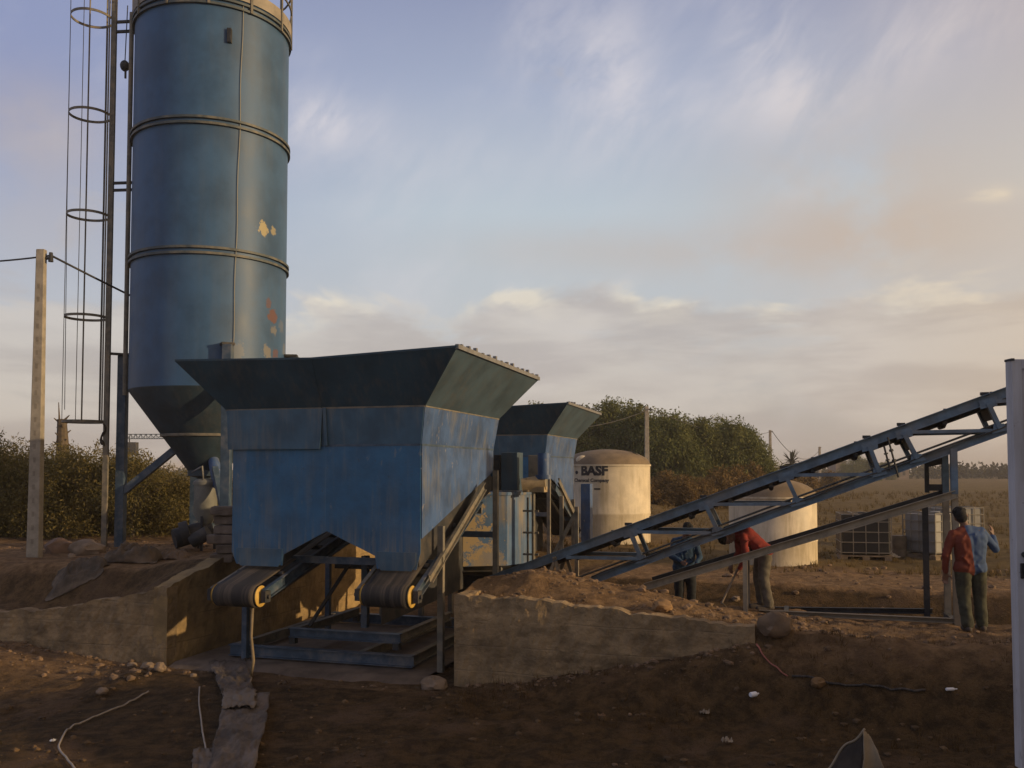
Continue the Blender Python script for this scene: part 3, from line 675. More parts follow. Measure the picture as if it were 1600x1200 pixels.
def rad(z): return lerp(SR, .42, (SZ0 - z) / (SZ0 - zc1))
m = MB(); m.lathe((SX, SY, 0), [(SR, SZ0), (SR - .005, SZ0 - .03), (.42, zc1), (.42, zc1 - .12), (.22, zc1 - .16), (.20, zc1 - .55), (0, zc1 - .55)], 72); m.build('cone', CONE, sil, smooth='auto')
m = MB(); m.lathe((SX, SY, 0), [(rad(zmid + .03) + .002, zmid + .03), (rad(zmid) + .035, zmid + .02), (rad(zmid) + .03, zmid - .03), (rad(zmid - .04) + .002, zmid - .04)], 72); m.build('cone_band', STEEL_DUSTY, sil, smooth='auto')
# roof with toe board and handrail
RTOP = ZR[2] + .13
m = MB(); m.lathe((SX, SY, 0), [(SR, RTOP - .03), (SR + .03, RTOP), (SR * .6, RTOP + .22), (0, RTOP + .35)], 72); m.build('roof', SILO, sil, smooth='auto')
m = MB(); m.lathe((SX, SY, 0), [(SR + .02, RTOP), (SR + .05, RTOP), (SR + .05, RTOP + .26), (SR + .02, RTOP + .26), (SR + .02, RTOP)], 72); m.build('toe_board', mat('toe_board_paint', (.26, .22, .17), .7, .2, 4, .05, 30), sil, smooth='auto')
rl = None
for k in range(12):
    th = R(15 + 30 * k); m = MB(); x, y_ = SX + (SR + .05) * math.cos(th), SY + (SR + .05) * math.sin(th)
    m.bar((x, y_, RTOP - .22), (x, y_, RTOP + 1.1), .05, .05, (math.cos(th), math.sin(th), 0)); m.build('rail_post', STEEL_DUSTY, sil)
for z in (.6, 1.1):
    m = MB(); m.tube([(SX + (SR + .05) * math.cos(2*math.pi*k/48), SY + (SR + .05) * math.sin(2*math.pi*k/48), RTOP + z) for k in range(49)], .022, 8); m.build('handrail', STEEL_DUSTY, sil, smooth=True)
# legs, braces, cap brackets
LG = [(-8.71, 20.0), (-5.87, 18.42), (-7.68, 21.75), (-4.92, 20.2)]
for i, (x, y_) in enumerate(LG):
    zt_ = SZ0 + (.82 if i != 1 else .85)
    m = MB(); m.bar((x, y_, GZS - .25), (x, y_, zt_), .19, .19, (0, 1, 0)); m.build('leg', STEEL_BLUE, sil, bevel=.008)
    m = MB(); cxy = Vector((SX, SY, 0)); q = Vector((x, y_, zt_ + .02)); inn = (cxy - Vector((x, y_, 0))).normalized()
    m.bar(q - inn * .06, q + inn * .22, .26, .05); m.build('leg_cap', STEEL_DARK, sil)
    m = MB(); m.box((x - .2, y_ - .2, GZS - .05), (x + .2, y_ + .2, GZS + .06)); m.build('foot_plate', STEEL_DARK, sil)
p1 = Vector((-8.65, 20.0, at(200, 768, 20).z)); p2 = at(284, 694, 20.0)
m = MB(); m.bar(p1, p2, .15, .15); m.build('brace', STEEL_BLUE, sil)
m = MB(); m.bar((-5.9, 18.5, 2.0), (-6.4, 19.3, 3.05), .12, .12); m.build('brace', STEEL_BLUE, sil)
# filling pipe up the left edge, with a small valve
fx, fy = SX - SR * math.cos(R(14)) - .07, SY - SR * math.sin(R(14)) - .05
m = MB(); m.tube([(fx, fy, SZ0 - .1), (fx, fy, RTOP + .2)], .05, 12); m.build('filling_pipe', STEEL_DUSTY, sil, smooth='auto')
pv = at(203, 105, fy)
m = MB(); m.ball((fx - .14, fy, pv.z + .03), .10, 12, (1, 1, 1.25)); m.tube([(fx - .14, fy, pv.z), (fx, fy, pv.z)], .03, 8); m.tube([(fx - .12, fy, pv.z - .25), (fx - .12, fy, pv.z)], .025, 8); m.tube([(fx - .14, fy, pv.z), (fx - .1, fy, pv.z + 1.4)], .012, 6); m.build('level_switch', STEEL_DARK, sil, smooth='auto')
# small lifting bracket and the cable that hangs down the front
q = sp(361, 58); m = MB(); m.box((q.x - .06, q.y - .09, q.z - .14), (q.x + .02, q.y + .02, q.z + .16)); m.build('lifting_lug', STEEL_DARK, sil)
pts = [sp(lerp(380, 364, k / 24) + .8 * math.sin(k * .9), lerp(8, 545, k / 24)) for k in range(25)]
m = MB(); m.tube([p + Vector((.01, -.022, 0)) for p in pts], .008, 6); m.build('cable', mat('pale_cable', (.30, .27, .20), .7, .1, 5, 0), sil, smooth=True)
# weld seam
q0 = sp(371, 20); q1 = sp(366, 560)
# caged ladder
lx = -8.93; ly = 19.70
lv = Vector((-.41, .912, 0)); ln_ = Vector((-.912, -.41, 0))    # along the rungs; outwards
def lp(px, py, d=20.0): return at(px, py, d)
zb = gz(*AB((lx, ly)), fine=False) - .1; ztop = RTOP + 1.2
LA = Vector((lx, ly, 0)); LB = LA + lv * .46
def V3(p, z): return Vector((p.x, p.y, z))
lad = MB().channel(V3(LA, zb), V3(LA, ztop), .11, .07, .01, (0, 1, 0)).build('ladder', STEEL_DUSTY, sil)
MB().channel(V3(LB, zb), V3(LB, ztop), .09, .07, .01, (0, 1, 0)).build('stile', STEEL_DUSTY, lad)
z = zb + .4
while z < ztop: MB().tube([V3(LA, z), V3(LB, z)], .013, 8).build('rung', STEEL_DUSTY, lad); z += .3
hr_ = .43; LC = (LA + LB) / 2 + ln_ * .46
def ring(a_): return LC - ln_ * (hr_ * math.cos(R(a_))) + lv * (hr_ * math.sin(R(a_)))
zh0 = lp(130, 660).z
for py in (660, 499, 342, 187, 38, -110):
    zz = lp(140, py).z; m = MB()
    pts = [V3(LB, zz)] + [V3(ring(a_), zz) for a_ in range(28, 333, 8)] + [V3(LA, zz)]
    for p, q in zip(pts, pts[1:]): m.bar(p, q, .016, .055)
    m.build('cage_hoop', STEEL_DUSTY, lad)
for a_ in (114, 266, 43, 328, 180):
    p = ring(a_); m = MB(); m.bar(V3(p, zh0), V3(p, ztop), .014 if a_ != 180 else .008, .04 if a_ != 180 else .012, (math.cos(R(a_)), math.sin(R(a_)), 0)); m.build('cage_bar', STEEL_DUSTY, lad)
m = MB(); m.bar(V3(ring(180) , zh0), V3(LA, zh0), .04, .06); m.build('cage_sill', STEEL_DUSTY, lad)
for py in (45, 60, 293, 304, 555):
    zz = lp(195, py).z; m = MB(); m.bar(V3(LA, zz), (fx + .1 if py < 500 else -8.6, fy + .1 if py < 500 else ly + .2, zz), .05, .055); m.build('standoff', STEEL_DARK, lad)
m = MB(); pts = [V3(LA, 0) + ln_ * .05 + Vector((.05 * math.sin(k), -.02, zh0 - .05 - k * .07)) for k in range(8)]; m.tube(pts, [.02, .03, .02, .035, .02, .03, .05, .01], 6); m.build('rag', CLOTH_DARK, lad)
# guy rope dropping from the silo head to beside the cage
m = MB(); m.tube([lp(112, -60, 19.5), lp(105, 300, 19.5), lp(101, 640, 19.5)], .008, 6); o = m.build('rope', STEEL_DARK, sil)
# screw feeder under the cone
def A3(px, py, d): return at(px, py, d)
m = MB(); m.tube([A3(272, 842, 19.0), A3(330, 826, 19.4)], [.21, .21], 20); m.tube([A3(283, 834, 18.85), A3(296, 830, 18.9)], .235, 20); m.tube([A3(300, 846, 18.8), A3(326, 832, 18.8)], .15, 16); m.build('screw_motor', STEEL_DARK, sil, smooth='auto')
m = MB(); m.tube([A3(325, 828, 19.4), A3(420, 770, 20.6)], .16, 18); m.build('screw_tube', STEEL_BLUE, sil, smooth='auto')
m = MB(); m.tube([A3(330, 700, 19.7), A3(342, 760, 19.2)], [.11, .13], 14); m.ball(A3(333, 704, 19.6), .17, 12); m.build('vent_hose', BLUE_SIDE, sil, smooth='auto')
m = MB(); m.tube([A3(300, 738, 19.2), A3(313, 730, 19.1), A3(316, 728, 19.1), A3(318, 752, 19.1)], .018, 8); m.build('air_hose', GALV, sil, smooth=True)
# ------------------------------------------------------------------ belt conveyor
B0, B1 = 2.85, 3.62
cv = thing('belt_conveyor', 'long inclined blue lattice belt conveyor rising to the right', 'conveyor', (4.0, 3.2, .75), True)
T0, T1 = onb(742, 915, B0), onb(1577, 611, B0); sT = (T1[1] - T0[1]) / (T1[0] - T0[0])
L0, L1 = onb(925, 907, B0), onb(1578, 669, B0); sL = (L1[1] - L0[1]) / (L1[0] - L0[0])
def zT(a): return T0[1] + sT * (a - T0[0])
def zL(a): return L0[1] + sL * (a - L0[0])
AE = 10.6
for b, s in ((B0, -1), (B1, 1)):
    m = MB(); m.channel((T0[0], b, T0[1]), (AE, b, zT(AE)), .07, .145, .012, side=-s); m.build('top_chord', TRUSS, cv)
    m = MB(); m.channel((L0[0], b, L0[1]), (AE, b, zL(AE)), .07, .115, .012, side=-s); m.build('bottom_chord', TRUSS, cv)
vs = [((985, 830), (1003, 878)), ((1103, 786), (1122, 834)), ((1228, 741), (1247, 790)), ((1358, 692), (1374, 746)), ((1412, 671), (1433, 724)), ((1543, 625), (1562, 676))]
nod = []
for (p, q) in vs:
    a0 = onb(*p, B0)[0]; a1 = onb(*q, B0)[0]; nod.append((a0, a1))
nod += [(nod[-1][0] + 1.25 * k, nod[-1][1] + 1.25 * k) for k in (1, 2)]
for b in (B0, B1):
    for a0, a1 in nod:
        m = MB(); m.bar((a0, b, zT(a0) - .06), (a1, b, zL(a1) + .05), .06, .11, (0, 1, 0)); m.build('upright', TRUSS, cv)
    dg = [(onb(885, 864, B0)[0], nod[0][1])] + [(nod[i][0] + .1, nod[i+1][1] - .1) for i in range(len(nod) - 1) if i != 3]
    for a0, a1 in dg:
        m = MB(); m.bar((a0, b, zT(a0) - .08), (a1, b, zL(a1) + .06), .05, .09, (0, 1, 0)); m.build('diagonal', TRUSS, cv)
    for (p, q) in (((868, 872), (850, 897)), ((866, 870), (884, 899))):
        x0, z0 = onb(*p, b); x1, z1 = onb(*q, b); m = MB(); m.bar((onb(*p, B0)[0], b, onb(*p, B0)[1]), (onb(*q, B0)[0], b, onb(*q, B0)[1] - .3), .05, .06, (0, 1, 0)); m.build('foot_strut', LIT_TAN_STEEL, cv)
m = MB(); m.grid([[(a, b, zT(a) + dz) for b, dz in ((B0 + .05, -.07), (B0 + .2, -.12), (B0 + .38, -.145), (B0 + .57, -.12), (B1 - .05, -.07))] for a in (T0[0], 2, 4, 6, 8, AE)]); m.build('carrying_belt', RUBBER, cv, thick=.014)
m = MB(); m.grid([[(a, b, zL(a) + .12) for b in (B0 + .08, B1 - .08)] for a in (T0[0] + 1.0, 4, 8, AE)]); m.build('return_belt', RUBBER, cv, thick=.014)
for i, (a0, a1) in enumerate(nod):
    m = MB(); am = lerp(a0, a1, .03); an = lerp(a0, a1, .62)
    m.plate([(am, B0 + .05, zT(am) - .08), (am, B1 - .05, zT(am) - .08), (an, B1 - .05, lerp(zT(a0), zL(a1), .62)), (an, B0 + .05, lerp(zT(a0), zL(a1), .62))], .02)
    if i in (1, 3, 4, 5, 7): m.build('cross_panel', STEEL_DARK, cv)
    m = MB(); m.tube([(a1, B0 + .04, zL(a1) + .08), (a1, B1 - .04, zL(a1) + .08)], .038, 12); m.build('return_roller', STEEL_DARK, cv, smooth='auto')
    m = MB(); m.box((a0 - .09, B0 - .02, zT(a0) + .055), (a0 + .02, B0 + .05, zT(a0) + .10)); m.tube([(a0 - .05, B0 + .1, zT(a0) + .02), (a0 - .05, B1 - .1, zT(a0) - .04)], .04, 10); m.build('idler', STEEL_DARK, cv)
for p, q in (((1381, 696), (1391, 735)), ((1387, 683), (1404, 746))):
    m = MB(); x0, z0 = onb(*p, B0 - .05); x1, z1 = onb(*q, B0 - .05); m.tube([(x0, B0 - .05, z0), (x1, B0 - .05, z1)], .014, 8)
    for k in (.3, .55): m.tube([(lerp(x0, x1, k), B0 - .05, lerp(z0, z1, k)), (lerp(x0, x1, k + .06), B0 - .05, lerp(z0, z1, k + .06))], .03, 8)
    m.build('tension_rod', STEEL_DARK, cv)
# carrying idlers along the chords, node plates, and a power cable clipped to the side
a_ = T0[0] + .5
while a_ < AE - .3:
    m = MB(); m.tube([(a_, B0 + .06, zT(a_) - .12), (a_, B0 + .22, zT(a_) - .17), (a_, B1 - .22, zT(a_) - .17), (a_, B1 - .06, zT(a_) - .12)], .034, 8); m.bar((a_, B0 + .04, zT(a_) - .07), (a_, B0 + .04, zT(a_) + .085), .05, .02, (0, 1, 0)); m.build('carrying_idler', STEEL_DARK, cv); a_ += .62
for i, (a0, a1) in enumerate(nod):
    m = MB(); m.plate([(a0 - .10, B0 - .034, zT(a0) - .15), (a0 + .12, B0 - .034, zT(a0) - .10), (a0 + .12, B0 - .034, zT(a0) + .04), (a0 - .12, B0 - .034, zT(a0) - .03)], .006)
    m.build('node_plate', TRUSS, cv); m = MB(); m.plate([(a1 - .10, B0 - .034, zL(a1) - .03), (a1 + .12, B0 - .034, zL(a1) + .03), (a1 + .05, B0 - .034, zL(a1) + .12), (a1 - .08, B0 - .034, zL(a1) + .12)], .006); m.build('node_plate', TRUSS, cv)
m = MB(); m.tube([(a_, B0 - .04, zL(a_) + .06 + .015 * math.sin(a_ * 5)) for a_ in np.arange(L0[0], AE, .15)], .011, 6); m.build('power_cable', STEEL_DARK, cv, smooth=True)
# supporting frame
fz = .80
SB0, SB1 = onb(1008, 917, B0 - .05), onb(1494, 772, B0 - .05)
for b, mm in ((B0 - .06, LIT_TAN_STEEL), (B1 + .06, STEEL_DARK)):
    m = MB(); m.channel((SB0[0], b, SB0[1]), (SB1[0], b, SB1[1]), .06, .115, .01, side=1 if b < 3 else -1); m.build('support_beam', mm, cv)
pa = onb(1491, 760, B0)[0]; pb = onb(1165, 920, B0)[0]
for b in (B0, B1):
    m = MB(); m.channel((pa, b, SB1[1]), (pa, b, zL(pa)), .09, .10, .012, (0, 1, 0)); m.build('post', TRUSS, cv)
    m = MB(); m.channel((pa, b, .45 if b > 3 else .72), (pa, b, SB1[1]), .085, .095, .012, (0, 1, 0)); m.build('post', LIT_TAN_STEEL, cv)
    m = MB(); m.bar((pb, b - .06, .4 if b > 3 else .70), (pb, b - .06, SB0[1] + (SB1[1] - SB0[1]) * (pb - SB0[0]) / (SB1[0] - SB0[0]) - .05), .07, .07, (0, 1, 0)); m.build('post', LIT_TAN_STEEL, cv)
m = MB(); m.channel((pa - .28, B1 + .1, .4), (pa - .28, B1 + .1, SB1[1] - .06), .08, .08, .01, (0, 1, 0)); m.build('post', STEEL_DARK, cv)
m = MB(); m.bar((pa - .26, B1, zL(pa) - .14), (pa - .26, B1, SB1[1]), .06, .06, (0, 1, 0)); m.bar((pa - .26, B1, SB1[1] + .08), (pa, B1, SB1[1] + .08), .05, .10); m.bar((pa - .26, B1, zL(pa) - .22), (pa, B1, zL(pa) - .16), .05, .10); m.build('end_frame', STEEL_DARK, cv)
m = MB(); m.channel((pb + .2, B0, fz + .02), (pa + .12, B0, fz + .02), .07, .07, .01); m.build('base_rail', LIT_TAN_STEEL, cv)
m = MB(); m.channel((pb + .3, B1 + .1, fz - .06), (pa - .2, B1 + .1, fz + .02), .07, .08, .01); m.build('base_rail', STEEL_DARK, cv)
for a in (pa - .02, pb + .6): 
    m = MB(); m.bar((a, B0 + .04, fz), (a, B1 + .06, fz - .02), .07, .07); m.build('cross_rail', STEEL_DARK, cv)

# ------------------------------------------------------------------ tanks
def bend_text(s_, size, bold, cx_, cy_, r_, ang0, z0, parent, name, m_):
    """raised lettering laid round a tank; ang0 = direction of its middle, measured from the camera side"""
    cu = bpy.data.curves.new(name, 'FONT'); cu.body = s_; cu.size = size; cu.offset = bold; cu.align_x = 'CENTER'; cu.extrude = .002; cu.resolution_u = 3
    tmp = bpy.data.objects.new(name, cu); col.objects.link(tmp)
    me = bpy.data.meshes.new_from_object(tmp.evaluated_get(bpy.context.evaluated_depsgraph_get()))
    bpy.data.objects.remove(tmp)
    bm = bmesh.new(); bm.from_mesh(me)
    bmesh.ops.subdivide_edges(bm, edges=[e for e in bm.edges if e.calc_length() > size * .15], cuts=2)
    for v_ in bm.verts:
        th = ang0 + v_.co.x / r_; rr = r_ + .004 + v_.co.z
        v_.co = Vector((cx_ + rr * math.sin(th), cy_ - rr * math.cos(th), z0 + v_.co.y))
    mm = MB(); mm.bm.free(); mm.bm = bm
    return mm.build(name, m_, parent, flip=False)
INK = mat('dark_ink', (.03, .028, .03), .6, .1, 5, 0)
def tank(px, d, rpx, rim_py, top_py, label, letters):
    c_ = at(px, 735, d); r_ = rpx / F * d; zr = at(px, rim_py, d).z; zt_ = at(px, top_py, d).z
    z0 = gz(*AB((c_.x, c_.y)), fine=False) - .08
    t = thing('storage_tank', label, 'tank', (c_.x, c_.y, z0), group='cream storage tanks')
    m = MB(); prof = [(r_, z0), (r_, lerp(z0, zr, .36)), (r_ + .012, lerp(z0, zr, .37)), (r_ + .012, lerp(z0, zr, .39)), (r_, lerp(z0, zr, .40)), (r_, zr - .03), (r_ + .03, zr - .03), (r_ + .03, zr + .02)]
    m.lathe((c_.x, c_.y, 0), prof, 72); m.build('shell', WHITE_TANK, t, smooth='auto')
    m = MB(); m.lathe((c_.x, c_.y, 0), [(r_ + .028, zr + .021)] + [(r_ * math.cos(R(k)), zr + .02 + (zt_ - zr) * math.sin(R(k))) for k in range(5, 90, 8)] + [(0, zt_)], 72); m.build('domed_top', TANK_TOP, t, smooth='auto')
    m = MB(); q = Vector((c_.x + .15 * r_, c_.y - .3 * r_, lerp(zr, zt_, .93))); m.tube([q - Vector((0, 0, .05)), q + Vector((0, 0, .10))], .16 * r_, 20)
    if not letters: m.build('manhole_lid', WHITE_TANK, t, smooth='auto')
    else:
        m.bm.free(); m = MB(); q2 = (c_.x + .62 * r_, c_.y - .35 * r_, lerp(zr, zt_, .66)); m.bar((q2[0] - .18, q2[1] - .05, q2[2] + .14), (q2[0] + .15, q2[1] - .08, q2[2] - .06), .05, .03); m.build('lifting_strip', STEEL_DARK, t)
        m = MB(); m.ball((c_.x - .62 * r_, c_.y - .62 * r_, zr + .16), .2, 12, (1, .5, .8)); m.build('filler_cap', WHITE_TANK, t, smooth=True)
        def ang(px_): return math.asin(max(-1, min(1, (px_ - px) / rpx)))
        bend_text('BASF', .42, .022, c_.x, c_.y, r_, ang(922), at(px, 742, d - r_).z, t, 'lettering', INK)
        bend_text('The Chemical Company', .155, .004, c_.x, c_.y, r_, ang(911), at(px, 753, d - r_).z, t, 'lettering', INK)
        bend_text('\u25a0' if False else 'o', .16, .02, c_.x, c_.y, r_, ang(898), at(px, 740, d - r_).z, t, 'emblem', INK)
        bend_text('\u2013\u2013', .16, .02, c_.x, c_.y, r_, ang(927), at(px, 766, d - r_).z, t, 'lettering', INK)
        th = R(78); m = MB()
        for z in (.7, 1.1, 1.5, 1.9): m.box((c_.x + r_ * .985, c_.y - .2, z0 + z), (c_.x + r_ * 1.02, c_.y - .1, z0 + z + .06))
        m.build('sight_brackets', STEEL_DARK, t)
tank(948, 30, 67, 727, 703, 'cream lettered tank with domed top beside the farther hopper', True)
tank(1206, 24, 66, 776, 749, 'cream unlettered tank with dusty domed top seen through the conveyor', False)

# ------------------------------------------------------------------ caged liquid containers
def ibc(px, d, label, body, rot, s=1.12):
    c_ = at(px, 735, d); z0 = gz(*AB((c_.x, c_.y)), fine=False) - .02
    t = thing('liquid_container', label, 'container', (c_.x, c_.y, z0), group='caged liquid containers')
    def build(m, n, m_, **k):
        bmesh.ops.transform(m.bm, matrix=Matrix.Translation((c_.x, c_.y, z0)) @ Matrix.Rotation(rot, 4, 'Z') @ Matrix.Scale(s, 4), verts=m.bm.verts); return m.build(n, m_, t, **k)
    m = MB(); m.box((-.54, -.46, .15), (.54, .46, 1.12)); m.tube([(0, 0, 1.12), (0, 0, 1.17)], .12, 16); build(m, 'bottle', body, bevel=.06)
    m = MB()
    for i in range(5):
        x = -.58 + 1.16 * i / 4
        for y in (-.49, .49): m.bar((x, y, .15), (x, y, 1.14), .02, .02, (0, 1, 0))
    for i in range(1, 4):
        y = -.49 + .98 * i / 4
        for x in (-.58, .58): m.bar((x, y, .15), (x, y, 1.14), .02, .02, (0, 1, 0))
    for z in (.2, .45, .7, .95, 1.14):
        for a, b in (((-.58, -.49), (.58, -.49)), ((.58, -.49), (.58, .49)), ((.58, .49), (-.58, .49)), ((-.58, .49), (-.58, -.49))): m.bar((*a, z), (*b, z), .022, .022)
    m.bar((-.3, -.49, 1.15), (-.3, .49, 1.15), .03, .03); m.bar((.3, -.49, 1.15), (.3, .49, 1.15), .03, .03)
    build(m, 'cage', mat('cage_steel', (.19, .16, .12), .6, .2, 6, .0))
    m = MB()
    for x in (-.5, 0, .5): m.box((x - .08, -.49, 0), (x + .08, .49, .10))
    for y in (-.42, 0, .42): m.box((-.6, y - .07, .103), (.6, y + .07, .135))
    build(m, 'pallet', mat('pallet_wood', (.22, .16, .10), .9, .3, 5, .2))
DARKC = mat('dark_container', (.018, .014, .010), .5, .3, 3, 0)
WHITEC = mat('white_container', (.20, .185, .16), .45, .15, 3, 0, dust=(.25, .24, .24), damt=.6, dscale=(6, 6, .5))
ibc(1347, 25, 'dark caged container standing alone on the field edge', DARKC, R(-14))
ibc(1460, 25.3, 'pale caged container on a pallet behind the conveyor posts', WHITEC, R(24))
ibc(1489, 29, 'pale caged container half hidden behind the standing man', WHITEC, R(10))
c_ = at(1402, 735, 25.5); z0 = gz(*AB((c_.x, c_.y)), fine=False)
m = MB(); m.lathe((c_.x, c_.y, 0), [(0, z0), (.2, z0), (.215, z0 + .2), (.205, z0 + .22), (.215, z0 + .24), (.215, z0 + .45), (.2, z0 + .6), (0, z0 + .6)], 24)
o = m.build('barrel', mat('brown_barrel', (.14, .10, .06), .8, .3, 5, .1), origin=(c_.x, c_.y, z0), smooth='auto'); tag(o, 'small brown barrel between the caged containers', 'barrel')

# ------------------------------------------------------------------ people
def capsule(m, p, q, r1, r2, n=14):
    p, q = Vector(p), Vector(q); L = (q - p).length; k = max(2, int(L / .03))
    m.tube([p.lerp(q, i / k) for i in range(k + 1)], [lerp(r1, r2, i / k) for i in range(k + 1)], n); m.ball(p, r1, 14); m.ball(q, r2, 14)
def fuse(m, name, mt, parent, vox, mtx, smooth_it=6, folds=0):
    bmesh.ops.transform(m.bm, matrix=mtx, verts=m.bm.verts)
    bmesh.ops.recalc_face_normals(m.bm, faces=m.bm.faces)
    me = bpy.data.meshes.new(name); m.bm.to_mesh(me); m.bm.free()
    tmp = bpy.data.objects.new(name, me); col.objects.link(tmp)
    r_ = tmp.modifiers.new('r', 'REMESH'); r_.mode = 'VOXEL'; r_.voxel_size = vox; r_.use_smooth_shade = True
    s_ = tmp.modifiers.new('s', 'SMOOTH'); s_.iterations = smooth_it; s_.factor = .5
    me2 = bpy.data.meshes.new_from_object(tmp.evaluated_get(bpy.context.evaluated_depsgraph_get()))
    bpy.data.objects.remove(tmp)
    bm = bmesh.new(); bm.from_mesh(me2); mm = MB(); mm.bm.free(); mm.bm = bm
    if folds:
        bm.normal_update(); o_ = mtx.translation
        for v_ in bm.verts:
            p = v_.co - o_; v_.co += v_.normal * (folds * (mnoise.noise(Vector((p.x * 7, p.y * 7, p.z * 13 + p.x * 6))) + .6 * mnoise.noise(Vector((p.x * 15, p.y * 15, p.z * 22 - p.x * 9)))))
    return mm.build(name, mt, parent, smooth=True, flip=False)
SKIN = mat('brown_skin', (.17, .085, .05), .6, .15, 8, .05, 60)
HAIR = mat('black_hair', (.007, .006, .005), .9, .3, 30, .4, 90)
SHOE = mat('dusty_shoes', (.06, .045, .035), .8, .3, 8, .1)
def hand(m, wr, d, up, curl, thumb_side):
    """palm and five bent fingers from the wrist wr along d; up = back of the hand"""
    d = Vector(d).normalized(); up = Vector(up); up = (up - d * up.dot(d)).normalized(); sd = d.cross(up) * thumb_side
    wr = Vector(wr)
    for k in (-1, -.3, .4, 1): capsule(m, wr + d * .015 + sd * k * .018, wr + d * .085 + sd * k * .030, .017, .014, 8)
    for k, L in ((-1, .062), (-.33, .078), (.33, .084), (1, .074)):
        b_ = wr + d * .088 + sd * k * .031; d1 = (d - up * curl * .6).normalized(); d2 = (d - up * curl * 1.6).normalized(); d3 = (d * .5 - up * curl * 2).normalized()
        p1_ = b_ + d1 * L * .45; p2_ = p1_ + d2 * L * .32; p3_ = p2_ + d3 * L * .25
        capsule(m, b_, p1_, .0095, .0088, 8); capsule(m, p1_, p2_, .0088, .008, 8); capsule(m, p2_, p3_, .008, .007, 8)
    b_ = wr + d * .03 + sd * .03; t1 = b_ + (d * .6 + sd * .8 - up * .2).normalized() * .045; t2 = t1 + (d * .9 + sd * .25 - up * .3).normalized() * .032
    capsule(m, b_, t1, .013, .011, 8); capsule(m, t1, t2, .011, .009, 8)
def person(label, loc, face, J, shirt, trousers, curl=(.4, .5), robe=False, cap=None):
    """J: joints in metres about the feet; +y is away from the camera, x to the right; face = heading of the face"""
    t = thing('person', label, 'person', loc)
    X = Matrix.Translation(Vector(loc)); V = {k: Vector(v) for k, v in J.items()}
    fw = Vector(face).normalized()
    hc = V['head']; up = (hc - V['neck']).normalized(); rt = fw.cross(up).normalized(); fw = up.cross(rt).normalized()
    m = MB()
    # torso
    sl, sr, hl, hr = V['sl'], V['sr'], V['hl'], V['hr']
    nk = V['neck']; ch = (sl + sr) / 2; pel = (hl + hr) / 2
    for f_, r1, r2 in ((.58, .092, .10), (.28, .10, .10)):
        capsule(m, ch.lerp(sl, f_) - up * .10, pel.lerp(hl, f_ * 1.05), r1, r2); capsule(m, ch.lerp(sr, f_) - up * .10, pel.lerp(hr, f_ * 1.1), r1, r2)
    capsule(m, sl, sr, .062, .062); capsule(m, hl, hr, .11, .11); capsule(m, ch, nk, .07, .055); capsule(m, nk, hc - up * .04, .054, .05)
    for s in 'lr':
        capsule(m, V['s' + s], V['e' + s], .052, .040); capsule(m, V['e' + s], V['w' + s], .040, .027)
        capsule(m, V['h' + s], V['k' + s], .085, .056); capsule(m, V['k' + s], V['a' + s], .056, .038)
        capsule(m, V['a' + s] + Vector((0, 0, -.045)), V['a' + s] + V['foot'] * .16 + Vector((0, 0, -.055)), .036, .032)
        hd = V.get('d' + s, V['w' + s] - V['e' + s]); hand(m, V['w' + s], hd, V.get('u' + s, fw), curl['lr'.index(s)], 1 if s == 'l' else -1)
    # head with brow, nose, lips, chin and ears
    def H(x, y, z): return hc + rt * x + fw * y + up * z
    def hb(x, y, z, r_, sc3=(1, 1, 1)):
        mm = Matrix.Translation(H(x, y, z)) @ Matrix((rt, fw, up)).transposed().to_4x4() @ Matrix.Diagonal((r_*sc3[0], r_*sc3[1], r_*sc3[2], 1))
        bmesh.ops.create_uvsphere(m.bm, u_segments=16, v_segments=12, radius=1, matrix=mm)
    hb(0, -.008, .025, .092, (.84, 1.06, 1)); hb(0, .025, -.045, .066, (.84, .95, 1.05)); hb(0, .062, -.095, .026, (1.1, .8, .8))
    hb(0, .098, -.022, .014, (.85, 1.1, 1.4)); hb(0, .083, .028, .03, (1.6, .5, .4)); hb(0, .088, -.062, .016, (1.5, .6, .6))
    for s in (-1, 1): hb(s * .08, -.008, -.005, .028, (.35, .7, 1.1)); hb(s * .042, .055, -.03, .026)
    fuse(m, 'body', SKIN, t, .009, X, 3)
    m = MB()
    for s in (-1, 1):
        mm = Matrix.Translation(H(s * .032, .080, .006)); bmesh.ops.create_uvsphere(m.bm, u_segments=10, v_segments=8, radius=.012, matrix=mm)
    bmesh.ops.transform(m.bm, matrix=X, verts=m.bm.verts); m.build('eyes', mat('dark_eye', (.05, .04, .035), .3, .1, 5, 0), t, smooth=True)
    m = MB()
    def hh(x, y, z, r_, sc3):
        mm = Matrix.Translation(H(x, y, z)) @ Matrix((rt, fw, up)).transposed().to_4x4() @ Matrix.Diagonal((r_*sc3[0], r_*sc3[1], r_*sc3[2], 1))
        bmesh.ops.create_uvsphere(m.bm, u_segments=20, v_segments=14, radius=1, matrix=mm)
    hh(0, -.018, .042, .098, (.86, 1.02, .92)); hh(0, -.045, -.012, .078, (.95, .8, .95)); 
    for k in range(30):
        th, ph = random.random() * 6.28, random.uniform(.1, 1.3)
        hh(.085 * math.sin(ph) * math.cos(th), -.02 + .095 * math.sin(ph) * math.sin(th) * .98, .05 + .085 * math.cos(ph), .016, (1, 1, 1))
    fuse(m, 'hair', HAIR if not cap else cap, t, .009, X, 2)
    # shirt with sleeves
    m = MB()
    for f_, r1, r2 in ((.60, .112, .122), (.28, .122, .118)):
        capsule(m, ch.lerp(sl, f_) - up * .10, pel.lerp(hl, f_ * 1.1), r1, r2); capsule(m, ch.lerp(sr, f_) - up * .10, pel.lerp(hr, f_ * 1.1), r1, r2)
